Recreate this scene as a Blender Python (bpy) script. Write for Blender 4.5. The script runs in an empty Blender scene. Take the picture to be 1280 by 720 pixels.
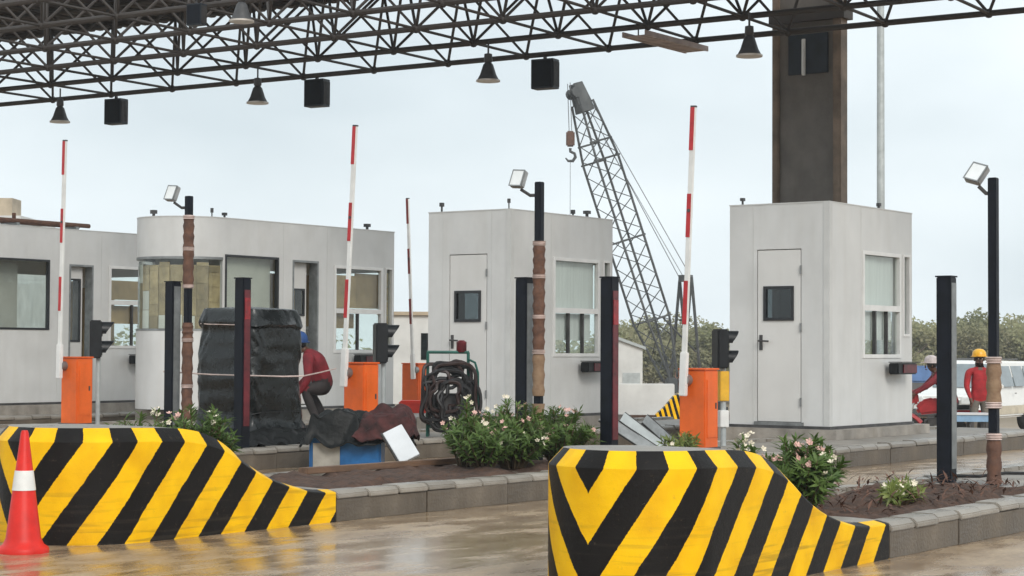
import bpy, bmesh, math, random
from mathutils import Vector, Matrix, Quaternion, noise
S = bpy.context.scene
COL = S.collection
R = math.radians

# ------------------------------------------------------------------ camera
# world axes: +X runs along the toll lanes (away, to the right), +Y across them (away, to the left)
YAW, PITCH, ROLL, EYE = R(35.5), math.atan(78 / 2400.0), R(0.3), 1.2
f0 = Vector((math.cos(YAW), math.sin(YAW), 0)); r0 = Vector((math.sin(YAW), -math.cos(YAW), 0)); u0 = Vector((0, 0, 1))
fw = f0 * math.cos(PITCH) + u0 * math.sin(PITCH); uu = u0 * math.cos(PITCH) - f0 * math.sin(PITCH)
rt = r0 * math.cos(ROLL) + uu * math.sin(ROLL); up = uu * math.cos(ROLL) - r0 * math.sin(ROLL)
EYEP = Vector((0, 0, EYE))
cd = bpy.data.cameras.new('camera'); cam = bpy.data.objects.new('camera', cd); COL.objects.link(cam)
cd.sensor_width = 36; cd.lens = 36 * 2400 / 1280.0; cd.clip_start = 0.1; cd.clip_end = 6000
m = Matrix((rt, up, -fw)).transposed().to_4x4(); m.translation = EYEP
cam.matrix_world = m
S.camera = cam

# ------------------------------------------------------------------ sky, sun, exposure
SUN_EL, SUN_DIR = R(34), Vector((-0.48, -0.8, 0)).normalized()      # towards the sun, behind the camera
w = bpy.data.worlds.new('World'); S.world = w; w.use_nodes = True
nt = w.node_tree; nt.nodes.clear()
sky = nt.nodes.new('ShaderNodeTexSky'); sky.sky_type = 'NISHITA'; sky.sun_disc = False
sky.sun_elevation = SUN_EL; sky.sun_rotation = math.atan2(SUN_DIR.x, SUN_DIR.y)
sky.air_density = 1.0; sky.dust_density = 4.0; sky.ozone_density = 1.0
bg1 = nt.nodes.new('ShaderNodeBackground'); bg1.inputs['Strength'].default_value = 0.05
nt.links.new(sky.outputs[0], bg1.inputs[0])
# thin overcast: an even pale cloud layer with faint soft structure
tc = nt.nodes.new('ShaderNodeTexCoord'); mp = nt.nodes.new('ShaderNodeMapping'); mp.inputs['Scale'].default_value = (1, 1, 2.6)
nz = nt.nodes.new('ShaderNodeTexNoise'); nz.inputs['Scale'].default_value = 2.2; nz.inputs['Detail'].default_value = 5; nz.inputs['Roughness'].default_value = .45
cr = nt.nodes.new('ShaderNodeValToRGB')
cr.color_ramp.elements[0].position = .36; cr.color_ramp.elements[0].color = (.545, .615, .65, 1)
cr.color_ramp.elements[1].position = .62; cr.color_ramp.elements[1].color = (.80, .86, .885, 1)
bg2 = nt.nodes.new('ShaderNodeBackground'); bg2.inputs['Strength'].default_value = 1.09
nt.links.new(tc.outputs['Generated'], mp.inputs[0]); nt.links.new(mp.outputs[0], nz.inputs[0]); nt.links.new(nz.outputs[0], cr.inputs[0]); nt.links.new(cr.outputs[0], bg2.inputs[0])
mx = nt.nodes.new('ShaderNodeMixShader'); mx.inputs[0].default_value = .88
nt.links.new(bg1.outputs[0], mx.inputs[1]); nt.links.new(bg2.outputs[0], mx.inputs[2])
ow = nt.nodes.new('ShaderNodeOutputWorld'); nt.links.new(mx.outputs[0], ow.inputs[0])
sl = bpy.data.lights.new('sun', 'SUN'); sl.energy = 1.5; sl.angle = R(24); sl.color = (1, .96, .9)
so = bpy.data.objects.new('sun', sl); COL.objects.link(so)
sd = Vector((SUN_DIR.x * math.cos(SUN_EL), SUN_DIR.y * math.cos(SUN_EL), math.sin(SUN_EL)))
so.rotation_euler = (-sd).to_track_quat('-Z', 'Y').to_euler(); so.location = sd * 60
S.view_settings.view_transform = 'Standard'; S.view_settings.look = 'None'; S.view_settings.gamma = 1
S.view_settings.exposure = 0.48; S.view_settings.use_curve_mapping = False
S.cycles.max_bounces = 8; S.cycles.transparent_max_bounces = 16; S.cycles.caustics_reflective = False; S.cycles.caustics_refractive = False

# ------------------------------------------------------------------ materials
MATS = {}
def mat(name, col, rough=.6, metal=0, var=.12, scale=4., bump=0., bscale=60., spec=.5, col2=None, rvar=0., coord='Object', coat=0., rand=0., streak=False, stretch=(1, 1, 1)):
    m = bpy.data.materials.new(name); m.use_nodes = True; MATS[name] = m
    t = m.node_tree; b = t.nodes['Principled BSDF']
    b.inputs['Roughness'].default_value = rough; b.inputs['Metallic'].default_value = metal
    b.inputs['Specular IOR Level'].default_value = spec; b.inputs['Coat Weight'].default_value = coat
    tc = t.nodes.new('ShaderNodeTexCoord'); mp = t.nodes.new('ShaderNodeMapping'); mp.inputs['Scale'].default_value = stretch
    t.links.new(tc.outputs[coord], mp.inputs[0])
    n = t.nodes.new('ShaderNodeTexNoise'); n.inputs['Scale'].default_value = scale; n.inputs['Detail'].default_value = 6; n.inputs['Roughness'].default_value = .6
    t.links.new(mp.outputs[0], n.inputs['Vector'])
    c2 = col2 or tuple(max(0, c * (1 - 2.2 * var)) for c in col); c1 = col if col2 else tuple(min(1, c * (1 + var)) for c in col)
    r = t.nodes.new('ShaderNodeValToRGB'); r.color_ramp.elements[0].position = .3; r.color_ramp.elements[1].position = .7
    r.color_ramp.elements[0].color = (*c2, 1); r.color_ramp.elements[1].color = (*c1, 1)
    t.links.new(n.outputs[0], r.inputs[0]); out = r.outputs[0]
    if rand:
        oi = t.nodes.new('ShaderNodeObjectInfo'); mr = t.nodes.new('ShaderNodeMapRange')
        mr.inputs['To Min'].default_value = 1 - rand; mr.inputs['To Max'].default_value = 1 + rand
        t.links.new(oi.outputs['Random'], mr.inputs[0])
        mm = t.nodes.new('ShaderNodeMix'); mm.data_type = 'RGBA'; mm.blend_type = 'MULTIPLY'; mm.inputs[0].default_value = 1
        t.links.new(out, mm.inputs[6]); t.links.new(mr.outputs[0], mm.inputs[7]); out = mm.outputs[2]
    if streak:     # rain-run dirt: long vertical streaks
        mp2 = t.nodes.new('ShaderNodeMapping'); mp2.inputs['Scale'].default_value = (3.5, 3.5, .5); t.links.new(tc.outputs[coord], mp2.inputs[0])
        n3 = t.nodes.new('ShaderNodeTexNoise'); n3.inputs['Scale'].default_value = 1.6; n3.inputs['Detail'].default_value = 5; t.links.new(mp2.outputs[0], n3.inputs[0])
        r3 = t.nodes.new('ShaderNodeValToRGB'); r3.color_ramp.elements[0].position = .3; r3.color_ramp.elements[1].position = .58
        r3.color_ramp.elements[0].color = (.74, .71, .66, 1); r3.color_ramp.elements[1].color = (1, 1, 1, 1); t.links.new(n3.outputs[0], r3.inputs[0])
        mm = t.nodes.new('ShaderNodeMix'); mm.data_type = 'RGBA'; mm.blend_type = 'MULTIPLY'; mm.inputs[0].default_value = streak if streak is not True else 1
        t.links.new(out, mm.inputs[6]); t.links.new(r3.outputs[0], mm.inputs[7]); out = mm.outputs[2]
    t.links.new(out, b.inputs['Base Color'])
    if rvar:
        mr = t.nodes.new('ShaderNodeMapRange'); mr.inputs['From Min'].default_value = .3; mr.inputs['From Max'].default_value = .7
        mr.inputs['To Min'].default_value = max(.02, rough - rvar); mr.inputs['To Max'].default_value = min(1, rough + rvar)
        t.links.new(n.outputs[0], mr.inputs[0]); t.links.new(mr.outputs[0], b.inputs['Roughness'])
    if bump:
        n2 = t.nodes.new('ShaderNodeTexNoise'); n2.inputs['Scale'].default_value = bscale; n2.inputs['Detail'].default_value = 5
        t.links.new(mp.outputs[0], n2.inputs['Vector'])
        bp = t.nodes.new('ShaderNodeBump'); bp.inputs['Strength'].default_value = bump; bp.inputs['Distance'].default_value = .02
        t.links.new(n2.outputs[0], bp.inputs['Height']); t.links.new(bp.outputs[0], b.inputs['Normal'])
    return m
M = MATS
mat('booth_panel', (.655, .655, .645), .38, 0, .05, 1.6, rvar=.08, streak=.22)
mat('booth_trim', (.60, .60, .585), .4, 0, .05, 3)
mat('door_panel', (.69, .68, .66), .42, 0, .035, 1.5, streak=.12)
mat('white_paint', (.74, .74, .72), .4, 0, .06, 5)
mat('white_frame', (.76, .755, .74), .4, 0, .05, 5)
mat('black_frame', (.018, .019, .022), .4, 0, .2, 8)
mat('black_plastic', (.008, .009, .011), .4, 0, .2, 10, bump=.05, spec=.3)
mat('navy_steel', (.006, .008, .014), .5, 0, .3, 7, rvar=.1, spec=.22)
mat('red_lens', (.26, .010, .014), .2, 0, .25, 12)
mat('dark_red', (.13, .010, .016), .3, 0, .3, 9)
mat('grey_steel', (.28, .29, .29), .45, .6, .15, 8)
mat('dark_steel', (.075, .072, .072), .5, .2, .25, 6)
mat('frame_steel', (.052, .047, .045), .6, .1, .3, 3, col2=(.066, .055, .049), spec=.3)
mat('galvanised', (.42, .45, .45), .5, .2, .1, 6)
mat('rust_wrap', (.16, .075, .045), .8, 0, .3, 14, bump=.3, bscale=40, col2=(.07, .035, .025))
mat('tan_wrap', (.30, .20, .12), .8, 0, .25, 10, bump=.3, col2=(.19, .11, .065))
mat('tape', (.58, .46, .42), .5, 0, .15, 12)
mat('orange', (.80, .135, .014), .45, 0, .1, 3, rvar=.06, streak=.35, bump=.03, bscale=20)
mat('orange_red', (.80, .045, .02), .4, 0, .1, 6)
mat('red_paint', (.48, .022, .028), .42, 0, .15, 6)
mat('red_worn', (.22, .03, .025), .55, 0, .3, 8)
mat('concrete', (.33, .30, .265), .62, 0, .2, 3, bump=.25, bscale=45, rvar=.2, rand=.10, streak=.7)
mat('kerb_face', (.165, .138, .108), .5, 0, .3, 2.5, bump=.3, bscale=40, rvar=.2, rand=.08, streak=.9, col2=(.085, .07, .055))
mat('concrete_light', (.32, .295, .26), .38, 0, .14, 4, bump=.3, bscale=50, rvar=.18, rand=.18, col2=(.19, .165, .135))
mat('column_face', (.155, .14, .126), .62, 0, .13, 2.2, bump=.25, bscale=25, streak=.5)
mat('column_edge', (.23, .17, .125), .62, 0, .25, 2.5, bump=.25, bscale=25, streak=1)
mat('soil', (.10, .05, .03), .9, 0, .4, 12, bump=1, bscale=30, col2=(.035, .02, .014))
mat('timber', (.21, .12, .07), .75, 0, .3, 4, bump=.3, col2=(.10, .06, .04), stretch=(1, 6, 6))
mat('tarp', (.007, .009, .009), .27, 0, .35, 6, bump=.5, bscale=11, rvar=.1, spec=.5)
mat('tarp_dull', (.009, .010, .010), .5, 0, .35, 6, bump=.5, bscale=14, rvar=.1, spec=.2)
mat('cloth_maroon', (.055, .013, .012), .85, 0, .4, 9, bump=.3, bscale=30)
mat('blue_plastic', (.012, .13, .36), .35, 0, .2, 6)
mat('grey_board', (.34, .32, .28), .6, 0, .15, 6)
mat('white_board', (.66, .68, .70), .4, 0, .08, 3)
mat('green_steel', (.012, .10, .075), .4, 0, .25, 9)
mat('rubber', (.014, .013, .014), .5, 0, .3, 15)
mat('hose_brown', (.035, .018, .016), .5, 0, .3, 15)
mat('tyre', (.02, .02, .02), .8, 0, .2, 15)
mat('chrome', (.6, .6, .6), .2, .9, .1, 8)
mat('yellow_box', (.72, .40, .02), .45, 0, .12, 6)
mat('hat_yellow', (.80, .42, .015), .35, 0, .08, 8)
mat('cap_blue', (.015, .06, .20), .7, 0, .15, 12)
mat('cap_pale', (.55, .48, .47), .7, 0, .15, 12)
mat('shirt_red', (.40, .016, .022), .8, 0, .2, 8, bump=.2)
mat('shirt_dark_red', (.20, .012, .02), .8, 0, .25, 8, bump=.2)
mat('trousers_grey', (.16, .145, .125), .85, 0, .2, 8, bump=.2)
mat('trousers_dark', (.035, .03, .03), .85, 0, .2, 8, bump=.2)
mat('skin', (.10, .045, .026), .55, 0, .1, 10)
mat('shoe', (.02, .016, .014), .6, 0, .2, 10)
mat('car_white', (.78, .77, .74), .22, 0, .03, 3, coat=.6)
mat('car_trim', (.10, .10, .10), .5, 0, .1, 5)
mat('cream_panel', (.55, .49, .38), .45, 0, .1, 4)
mat('blue_sheet', (.10, .20, .42), .5, 0, .15, 2)
mat('blue_light', (.25, .42, .62), .5, 0, .1, 5)
mat('leaf', (.15, .225, .055), .45, 0, .35, 9, col2=(.07, .13, .03), spec=.35, coord='Object')
mat('leaf_lime', (.25, .29, .07), .45, 0, .3, 9, col2=(.13, .18, .04))
mat('stem', (.11, .075, .04), .8, 0, .25, 10)
mat('petal_pink', (.72, .44, .38), .6, 0, .12, 30)
mat('petal_cream', (.78, .70, .55), .6, 0, .1, 30)
mat('tree_leaf', (.30, .32, .17), .85, 0, .15, .35, col2=(.38, .345, .22), spec=.1, rand=.18)  # leaf colour lightened, part of the distance haze is painted in
mat('bark', (.13, .10, .075), .9, 0, .25, 4)
mat('lamp_glass', (.76, .78, .78), .3, 0, .04, 8)
mat('lamp_shell', (.075, .075, .078), .5, .2, .2, 8)
mat('lamp_rim', (.55, .50, .45), .35, .3, .1, 8)
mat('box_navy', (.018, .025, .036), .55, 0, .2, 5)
mat('roof_deck', (.055, .038, .028), .7, .1, .35, 2.0, col2=(.025, .018, .015))
mat('lamp_grey', (.34, .35, .355), .45, .2, .1, 8)
mat('tray', (.42, .33, .30), .5, .2, .15, 5)
mat('crane_steel', (.085, .088, .088), .6, .1, .25, 1.5, spec=.3)
mat('crane_house', (.35, .10, .03), .5, 0, .2, 1.5)
mat('cable', (.16, .16, .17), .5, .3, .1, 5)
mat('paper_tan', (.42, .32, .175), .75, 0, .18, 5, rand=.30)
mat('paper_white', (.68, .67, .60), .75, 0, .06, 5, rand=.1)
mat('plywood', (.44, .30, .14), .7, 0, .2, 2, rand=.12)
mat('blind', (.55, .54, .47), .7, 0, .06, 3)
mat('pale_blind', (.74, .75, .72), .6, 0, .05, 5, stretch=(6, 6, .3))
mat('interior', (.50, .49, .45), .7, 0, .1, 2)
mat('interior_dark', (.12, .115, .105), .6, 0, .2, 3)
mat('far_white', (.62, .62, .60), .6, 0, .1, 1)
mat('far_tan', (.42, .34, .24), .7, 0, .15, 1)
mat('cone_red', (.66, .022, .014), .45, 0, .1, 7, spec=.3, streak=.4)
mat('cone_white', (.74, .74, .72), .4, 0, .06, 7)

for _n, _k in (('leaf', .35), ('leaf_lime', .35), ('tree_leaf', .45)):       # thin leaves let light through
    t = MATS[_n].node_tree; b = t.nodes['Principled BSDF']; src = b.inputs['Base Color'].links[0].from_socket
    tl = t.nodes.new('ShaderNodeBsdfTranslucent'); t.links.new(src, tl.inputs[0]); mxs = t.nodes.new('ShaderNodeMixShader'); mxs.inputs[0].default_value = _k
    t.links.new(b.outputs[0], mxs.inputs[1]); t.links.new(tl.outputs[0], mxs.inputs[2]); t.links.new(mxs.outputs[0], t.nodes['Material Output'].inputs[0])

def glass(name, tint, extra=0.):
    m = bpy.data.materials.new(name); m.use_nodes = True; MATS[name] = m
    t = m.node_tree; t.nodes.clear()
    tr = t.nodes.new('ShaderNodeBsdfTransparent'); tr.inputs[0].default_value = (*tint, 1)
    gl = t.nodes.new('ShaderNodeBsdfGlossy'); gl.inputs['Roughness'].default_value = .02
    lw = t.nodes.new('ShaderNodeLayerWeight'); lw.inputs[0].default_value = .5       # Schlick, the same from both sides of the sheet
    pw = t.nodes.new('ShaderNodeMath'); pw.operation = 'POWER'; pw.inputs[1].default_value = 5; t.links.new(lw.outputs['Facing'], pw.inputs[0])
    mr = t.nodes.new('ShaderNodeMapRange'); mr.inputs['To Min'].default_value = extra; mr.inputs['To Max'].default_value = 1
    t.links.new(pw.outputs[0], mr.inputs[0])
    mx = t.nodes.new('ShaderNodeMixShader'); t.links.new(mr.outputs[0], mx.inputs[0]); t.links.new(tr.outputs[0], mx.inputs[1]); t.links.new(gl.outputs[0], mx.inputs[2])
    o = t.nodes.new('ShaderNodeOutputMaterial'); t.links.new(mx.outputs[0], o.inputs[0])
    return m
glass('glass', (.94, .965, .955), .04); glass('glass_dark', (.30, .33, .34), .05); glass('car_glass', (.35, .40, .40), .10)

def stripe_material():
    m = bpy.data.materials.new('stripes'); m.use_nodes = True; MATS['stripes'] = m
    t = m.node_tree; b = t.nodes['Principled BSDF']; L = t.links.new
    uv = t.nodes.new('ShaderNodeUVMap'); uv.uv_map = 'UVMap'
    sp = t.nodes.new('ShaderNodeSeparateXYZ'); L(uv.outputs[0], sp.inputs[0])
    def mth(op, a, b_=None):
        n = t.nodes.new('ShaderNodeMath'); n.operation = op
        for i, v in enumerate((a, b_)):
            if v is None: continue
            if isinstance(v, (int, float)): n.inputs[i].default_value = v
            else: L(v, n.inputs[i])
        return n.outputs[0]
    tc = t.nodes.new('ShaderNodeTexCoord')
    wob = t.nodes.new('ShaderNodeTexNoise'); wob.inputs['Scale'].default_value = 9; wob.inputs['Detail'].default_value = 4; L(tc.outputs['Object'], wob.inputs[0])
    fin = t.nodes.new('ShaderNodeTexNoise'); fin.inputs['Scale'].default_value = 70; fin.inputs['Detail'].default_value = 3; L(tc.outputs['Object'], fin.inputs[0])
    c = mth('SUBTRACT', mth('ABSOLUTE', sp.outputs[0]), mth('MULTIPLY', sp.outputs[1], .85))
    c = mth('ADD', c, mth('MULTIPLY', mth('SUBTRACT', wob.outputs[0], .5), .022))
    c = mth('ADD', c, mth('MULTIPLY', mth('SUBTRACT', fin.outputs[0], .5), .012))
    fr = mth('FRACT', mth('DIVIDE', mth('ADD', c, 4.25), .425))
    isy = mth('LESS_THAN', fr, .506)
    n = t.nodes.new('ShaderNodeTexNoise'); n.inputs['Scale'].default_value = 5; n.inputs['Detail'].default_value = 7; L(tc.outputs['Object'], n.inputs[0])
    ry = t.nodes.new('ShaderNodeValToRGB'); ry.color_ramp.elements[0].position = .3; ry.color_ramp.elements[1].position = .65
    ry.color_ramp.elements[0].color = (.76, .40, .005, 1); ry.color_ramp.elements[1].color = (.92, .54, .006, 1); L(n.outputs[0], ry.inputs[0])
    rb = t.nodes.new('ShaderNodeValToRGB'); rb.color_ramp.elements[0].color = (.006, .005, .005, 1); rb.color_ramp.elements[1].color = (.014, .012, .011, 1); L(n.outputs[0], rb.inputs[0])
    mx = t.nodes.new('ShaderNodeMix'); mx.data_type = 'RGBA'; L(isy, mx.inputs[0]); L(rb.outputs[0], mx.inputs[6]); L(ry.outputs[0], mx.inputs[7])
    # scuffs and splashes of mud
    n2 = t.nodes.new('ShaderNodeTexNoise'); n2.inputs['Scale'].default_value = 26; n2.inputs['Detail'].default_value = 8; n2.inputs['Roughness'].default_value = .75; L(tc.outputs['Object'], n2.inputs[0])
    rs = t.nodes.new('ShaderNodeMapRange'); rs.inputs['From Min'].default_value = .60; rs.inputs['From Max'].default_value = .72; rs.inputs['To Max'].default_value = .35; L(n2.outputs[0], rs.inputs[0])
    m2 = t.nodes.new('ShaderNodeMix'); m2.data_type = 'RGBA'; L(rs.outputs[0], m2.inputs[0]); L(mx.outputs[2], m2.inputs[6]); m2.inputs[7].default_value = (.17, .12, .075, 1)
    # paint chipped back to concrete, and sooty tyre rubs low on the face
    n4 = t.nodes.new('ShaderNodeTexNoise'); n4.inputs['Scale'].default_value = 15; n4.inputs['Detail'].default_value = 9; n4.inputs['Roughness'].default_value = .8; L(tc.outputs['Object'], n4.inputs[0])
    r4 = t.nodes.new('ShaderNodeMapRange'); r4.inputs['From Min'].default_value = .685; r4.inputs['From Max'].default_value = .70; r4.inputs['To Max'].default_value = .85; L(n4.outputs[0], r4.inputs[0])
    m3 = t.nodes.new('ShaderNodeMix'); m3.data_type = 'RGBA'; L(r4.outputs[0], m3.inputs[0]); L(m2.outputs[2], m3.inputs[6]); m3.inputs[7].default_value = (.27, .235, .19, 1)
    mp5 = t.nodes.new('ShaderNodeMapping'); mp5.inputs['Scale'].default_value = (1.2, 1.2, 22); L(tc.outputs['Object'], mp5.inputs[0])
    n5 = t.nodes.new('ShaderNodeTexNoise'); n5.inputs['Scale'].default_value = 1.5; n5.inputs['Detail'].default_value = 6; L(mp5.outputs[0], n5.inputs[0])
    sx = t.nodes.new('ShaderNodeSeparateXYZ'); L(tc.outputs['Object'], sx.inputs[0])
    lowz = t.nodes.new('ShaderNodeMapRange'); lowz.inputs['From Min'].default_value = .48; lowz.inputs['From Max'].default_value = .12; lowz.inputs['To Max'].default_value = 1; L(sx.outputs[2], lowz.inputs[0])
    rub = t.nodes.new('ShaderNodeMapRange'); rub.inputs['From Min'].default_value = .54; rub.inputs['From Max'].default_value = .68; rub.inputs['To Max'].default_value = .4; L(n5.outputs[0], rub.inputs[0])
    m4 = t.nodes.new('ShaderNodeMix'); m4.data_type = 'RGBA'; L(mth('MULTIPLY', rub.outputs[0], lowz.outputs[0]), m4.inputs[0]); L(m3.outputs[2], m4.inputs[6]); m4.inputs[7].default_value = (.05, .04, .03, 1)
    L(m4.outputs[2], b.inputs['Base Color']); b.inputs['Roughness'].default_value = .45; b.inputs['Specular IOR Level'].default_value = .14
    bp = t.nodes.new('ShaderNodeBump'); bp.inputs['Strength'].default_value = .3; bp.inputs['Distance'].default_value = .012; L(n2.outputs[0], bp.inputs['Height']); L(bp.outputs[0], b.inputs['Normal'])
stripe_material()

def ground_material():
    m = bpy.data.materials.new('wet_ground'); m.use_nodes = True; MATS['wet_ground'] = m
    t = m.node_tree; b = t.nodes['Principled BSDF']; L = t.links.new
    g = t.nodes.new('ShaderNodeNewGeometry')
    def nz(s, d=6, r=.55, sc=(1, 1, 1)):
        mp = t.nodes.new('ShaderNodeMapping'); mp.inputs['Scale'].default_value = sc; L(g.outputs['Position'], mp.inputs[0])
        n = t.nodes.new('ShaderNodeTexNoise'); n.inputs['Scale'].default_value = s; n.inputs['Detail'].default_value = d; n.inputs['Roughness'].default_value = r; L(mp.outputs[0], n.inputs[0]); return n.outputs[0]
    big = nz(.55, 5, .6, (.6, 1.4, 1)); mid = nz(3.2, 7, .62, (.6, 1.2, 1)); fine = nz(55, 5, .6)
    r = t.nodes.new('ShaderNodeValToRGB'); r.color_ramp.elements[0].position = .3; r.color_ramp.elements[1].position = .72
    r.color_ramp.elements[0].color = (.21, .13, .07, 1); r.color_ramp.elements[1].color = (.48, .36, .235, 1); L(mid, r.inputs[0])
    # dry earth beyond the plaza
    sp = t.nodes.new('ShaderNodeSeparateXYZ'); L(g.outputs['Position'], sp.inputs[0])
    far = t.nodes.new('ShaderNodeMapRange'); far.inputs['From Min'].default_value = 42; far.inputs['From Max'].default_value = 60; L(sp.outputs[0], far.inputs[0])
    mx = t.nodes.new('ShaderNodeMix'); mx.data_type = 'RGBA'; L(far.outputs[0], mx.inputs[0]); L(r.outputs[0], mx.inputs[6]); mx.inputs[7].default_value = (.22, .17, .11, 1)
    gr = t.nodes.new('ShaderNodeMapRange'); gr.inputs['From Min'].default_value = .3; gr.inputs['From Max'].default_value = .7; gr.inputs['To Min'].default_value = .62; gr.inputs['To Max'].default_value = 1.22; L(nz(38, 7, .75), gr.inputs[0])
    gm = t.nodes.new('ShaderNodeMix'); gm.data_type = 'RGBA'; gm.blend_type = 'MULTIPLY'; gm.inputs[0].default_value = 1; L(mx.outputs[2], gm.inputs[6]); L(gr.outputs[0], gm.inputs[7])
    L(gm.outputs[2], b.inputs['Base Color'])
    ro = t.nodes.new('ShaderNodeValToRGB'); ro.color_ramp.elements[0].position = .46; ro.color_ramp.elements[1].position = .58
    ro.color_ramp.elements[0].color = (.09,) * 3 + (1,); ro.color_ramp.elements[1].color = (.42,) * 3 + (1,); 
    ad = t.nodes.new('ShaderNodeMath'); ad.operation = 'MULTIPLY_ADD'; ad.inputs[1].default_value = .6; L(big, ad.inputs[0])
    ad2 = t.nodes.new('ShaderNodeMath'); ad2.operation = 'MULTIPLY'; ad2.inputs[1].default_value = .4; L(mid, ad2.inputs[0]); L(ad2.outputs[0], ad.inputs[2])
    L(ad.outputs[0], ro.inputs[0])
    mr = t.nodes.new('ShaderNodeMix'); mr.data_type = 'RGBA'; L(far.outputs[0], mr.inputs[0]); L(ro.outputs[0], mr.inputs[6]); mr.inputs[7].default_value = (.85,) * 3 + (1,)
    L(mr.outputs[2], b.inputs['Roughness'])
    bp = t.nodes.new('ShaderNodeBump'); bp.inputs['Strength'].default_value = .13; bp.inputs['Distance'].default_value = .012; 
    h = t.nodes.new('ShaderNodeMath'); h.operation = 'MULTIPLY_ADD'; h.inputs[1].default_value = .45; L(fine, h.inputs[0]); L(mid, h.inputs[2]); L(h.outputs[0], bp.inputs['Height'])
    L(bp.outputs[0], b.inputs['Normal'])
ground_material()

# ------------------------------------------------------------------ mesh helpers
class MB:
    def __init__(s): s.v = []; s.f = []
    def add(s, vs, fs):
        o = len(s.v); s.v += [tuple(v) for v in vs]; s.f += [tuple(i + o for i in f) for f in fs]; return s
    def box(s, x0, x1, y0, y1, z0, z1):
        return s.add([(x0, y0, z0), (x1, y0, z0), (x1, y1, z0), (x0, y1, z0), (x0, y0, z1), (x1, y0, z1), (x1, y1, z1), (x0, y1, z1)],
                     [(0, 3, 2, 1), (4, 5, 6, 7), (0, 1, 5, 4), (1, 2, 6, 5), (2, 3, 7, 6), (3, 0, 4, 7)])
    def obox(s, c, size, rot):          # rot: Matrix 3x3 or Euler tuple
        from mathutils import Euler
        Q = rot if isinstance(rot, Matrix) else Euler(rot).to_matrix()
        n = len(s.v); s.box(-size[0] / 2, size[0] / 2, -size[1] / 2, size[1] / 2, -size[2] / 2, size[2] / 2)
        for i in range(n, len(s.v)): s.v[i] = tuple(Q @ Vector(s.v[i]) + Vector(c))
        return s
    def tube(s, a, b, r, n=8, r2=None):
        a = Vector(a); b = Vector(b); d = (b - a).normalized()
        x = d.orthogonal().normalized(); y = d.cross(x); r2 = r if r2 is None else r2
        vs = [a + (x * math.cos(2 * math.pi * i / n) + y * math.sin(2 * math.pi * i / n)) * r for i in range(n)] + \
             [b + (x * math.cos(2 * math.pi * i / n) + y * math.sin(2 * math.pi * i / n)) * r2 for i in range(n)]
        return s.add(vs, [(i, (i + 1) % n, n + (i + 1) % n, n + i) for i in range(n)] + [tuple(range(n - 1, -1, -1)), tuple(range(n, 2 * n))])
    def path(s, pts, r, n=6, closed=False):
        pts = [Vector(p) for p in pts]; N = len(pts); o = len(s.v); ref = None
        for i, p in enumerate(pts):
            a = pts[(i - 1) % N] if (closed or i) else p; b = pts[(i + 1) % N] if (closed or i < N - 1) else p
            d = (b - a).normalized()
            if ref is None: ref = d.orthogonal()
            x = (ref - d * ref.dot(d)); x = x.normalized() if x.length > 1e-6 else d.orthogonal().normalized(); ref = x; y = d.cross(x)
            rr = r[i] if isinstance(r, (list, tuple)) else r
            for k in range(n): s.v.append(tuple(p + (x * math.cos(2 * math.pi * k / n) + y * math.sin(2 * math.pi * k / n)) * rr))
        for i in range(N if closed else N - 1):
            j = (i + 1) % N
            for k in range(n): s.f.append((o + i * n + k, o + i * n + (k + 1) % n, o + j * n + (k + 1) % n, o + j * n + k))
        if not closed: s.f.append(tuple(o + k for k in range(n - 1, -1, -1))); s.f.append(tuple(o + (N - 1) * n + k for k in range(n)))
        return s
    def lathe(s, prof, n=20, c=(0, 0, 0), axis=None):
        o = len(s.v); Q = Vector((0, 0, 1)).rotation_difference(Vector(axis)).to_matrix() if axis else Matrix.Identity(3)
        for r, z in prof:
            for k in range(n):
                v = Q @ Vector((r * math.cos(2 * math.pi * k / n), r * math.sin(2 * math.pi * k / n), z)) + Vector(c); s.v.append(tuple(v))
        for i in range(len(prof) - 1):
            for k in range(n): s.f.append((o + i * n + k, o + i * n + (k + 1) % n, o + (i + 1) * n + (k + 1) % n, o + (i + 1) * n + k))
        s.f.append(tuple(o + k for k in range(n - 1, -1, -1))); s.f.append(tuple(o + (len(prof) - 1) * n + k for k in range(n)))
        return s
    def prism(s, poly, ax, a, b):       # poly in the two other axes (cyclic order), extruded along ax from a to b
        n = len(poly)
        def P(u, v, t): return {0: (t, u, v), 1: (u, t, v), 2: (u, v, t)}[ax]
        return s.add([P(u, v, a) for u, v in poly] + [P(u, v, b) for u, v in poly],
                     [(i, (i + 1) % n, n + (i + 1) % n, n + i) for i in range(n)] + [tuple(range(n - 1, -1, -1)), tuple(range(n, 2 * n))])
    def sphere(s, c, r, n=10, sc=(1, 1, 1)):
        prof = [(max(1e-4, math.sin(math.pi * i / n)) * r, -math.cos(math.pi * i / n) * r) for i in range(n + 1)]
        o = len(s.v); s.lathe(prof, n + 4)
        for i in range(o, len(s.v)): v = s.v[i]; s.v[i] = (v[0] * sc[0] + c[0], v[1] * sc[1] + c[1], v[2] * sc[2] + c[2])
        return s
    def mesh(s, name, material, smooth=False, bevel=0):
        me = bpy.data.meshes.new(name); me.from_pydata(s.v, [], s.f)
        bm = bmesh.new(); bm.from_mesh(me)
        bmesh.ops.recalc_face_normals(bm, faces=bm.faces)
        if bevel: bmesh.ops.bevel(bm, geom=[e for e in bm.edges if len(e.link_faces) == 2 and e.calc_face_angle(0) > .5], offset=bevel, segments=2, affect='EDGES', clamp_overlap=True)
        bm.to_mesh(me); bm.free()
        me.materials.append(MATS[material] if isinstance(material, str) else material)
        if smooth:
            me.shade_smooth()
            try: me.set_sharp_from_angle(angle=R(40))
            except Exception: pass
        return me
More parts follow.
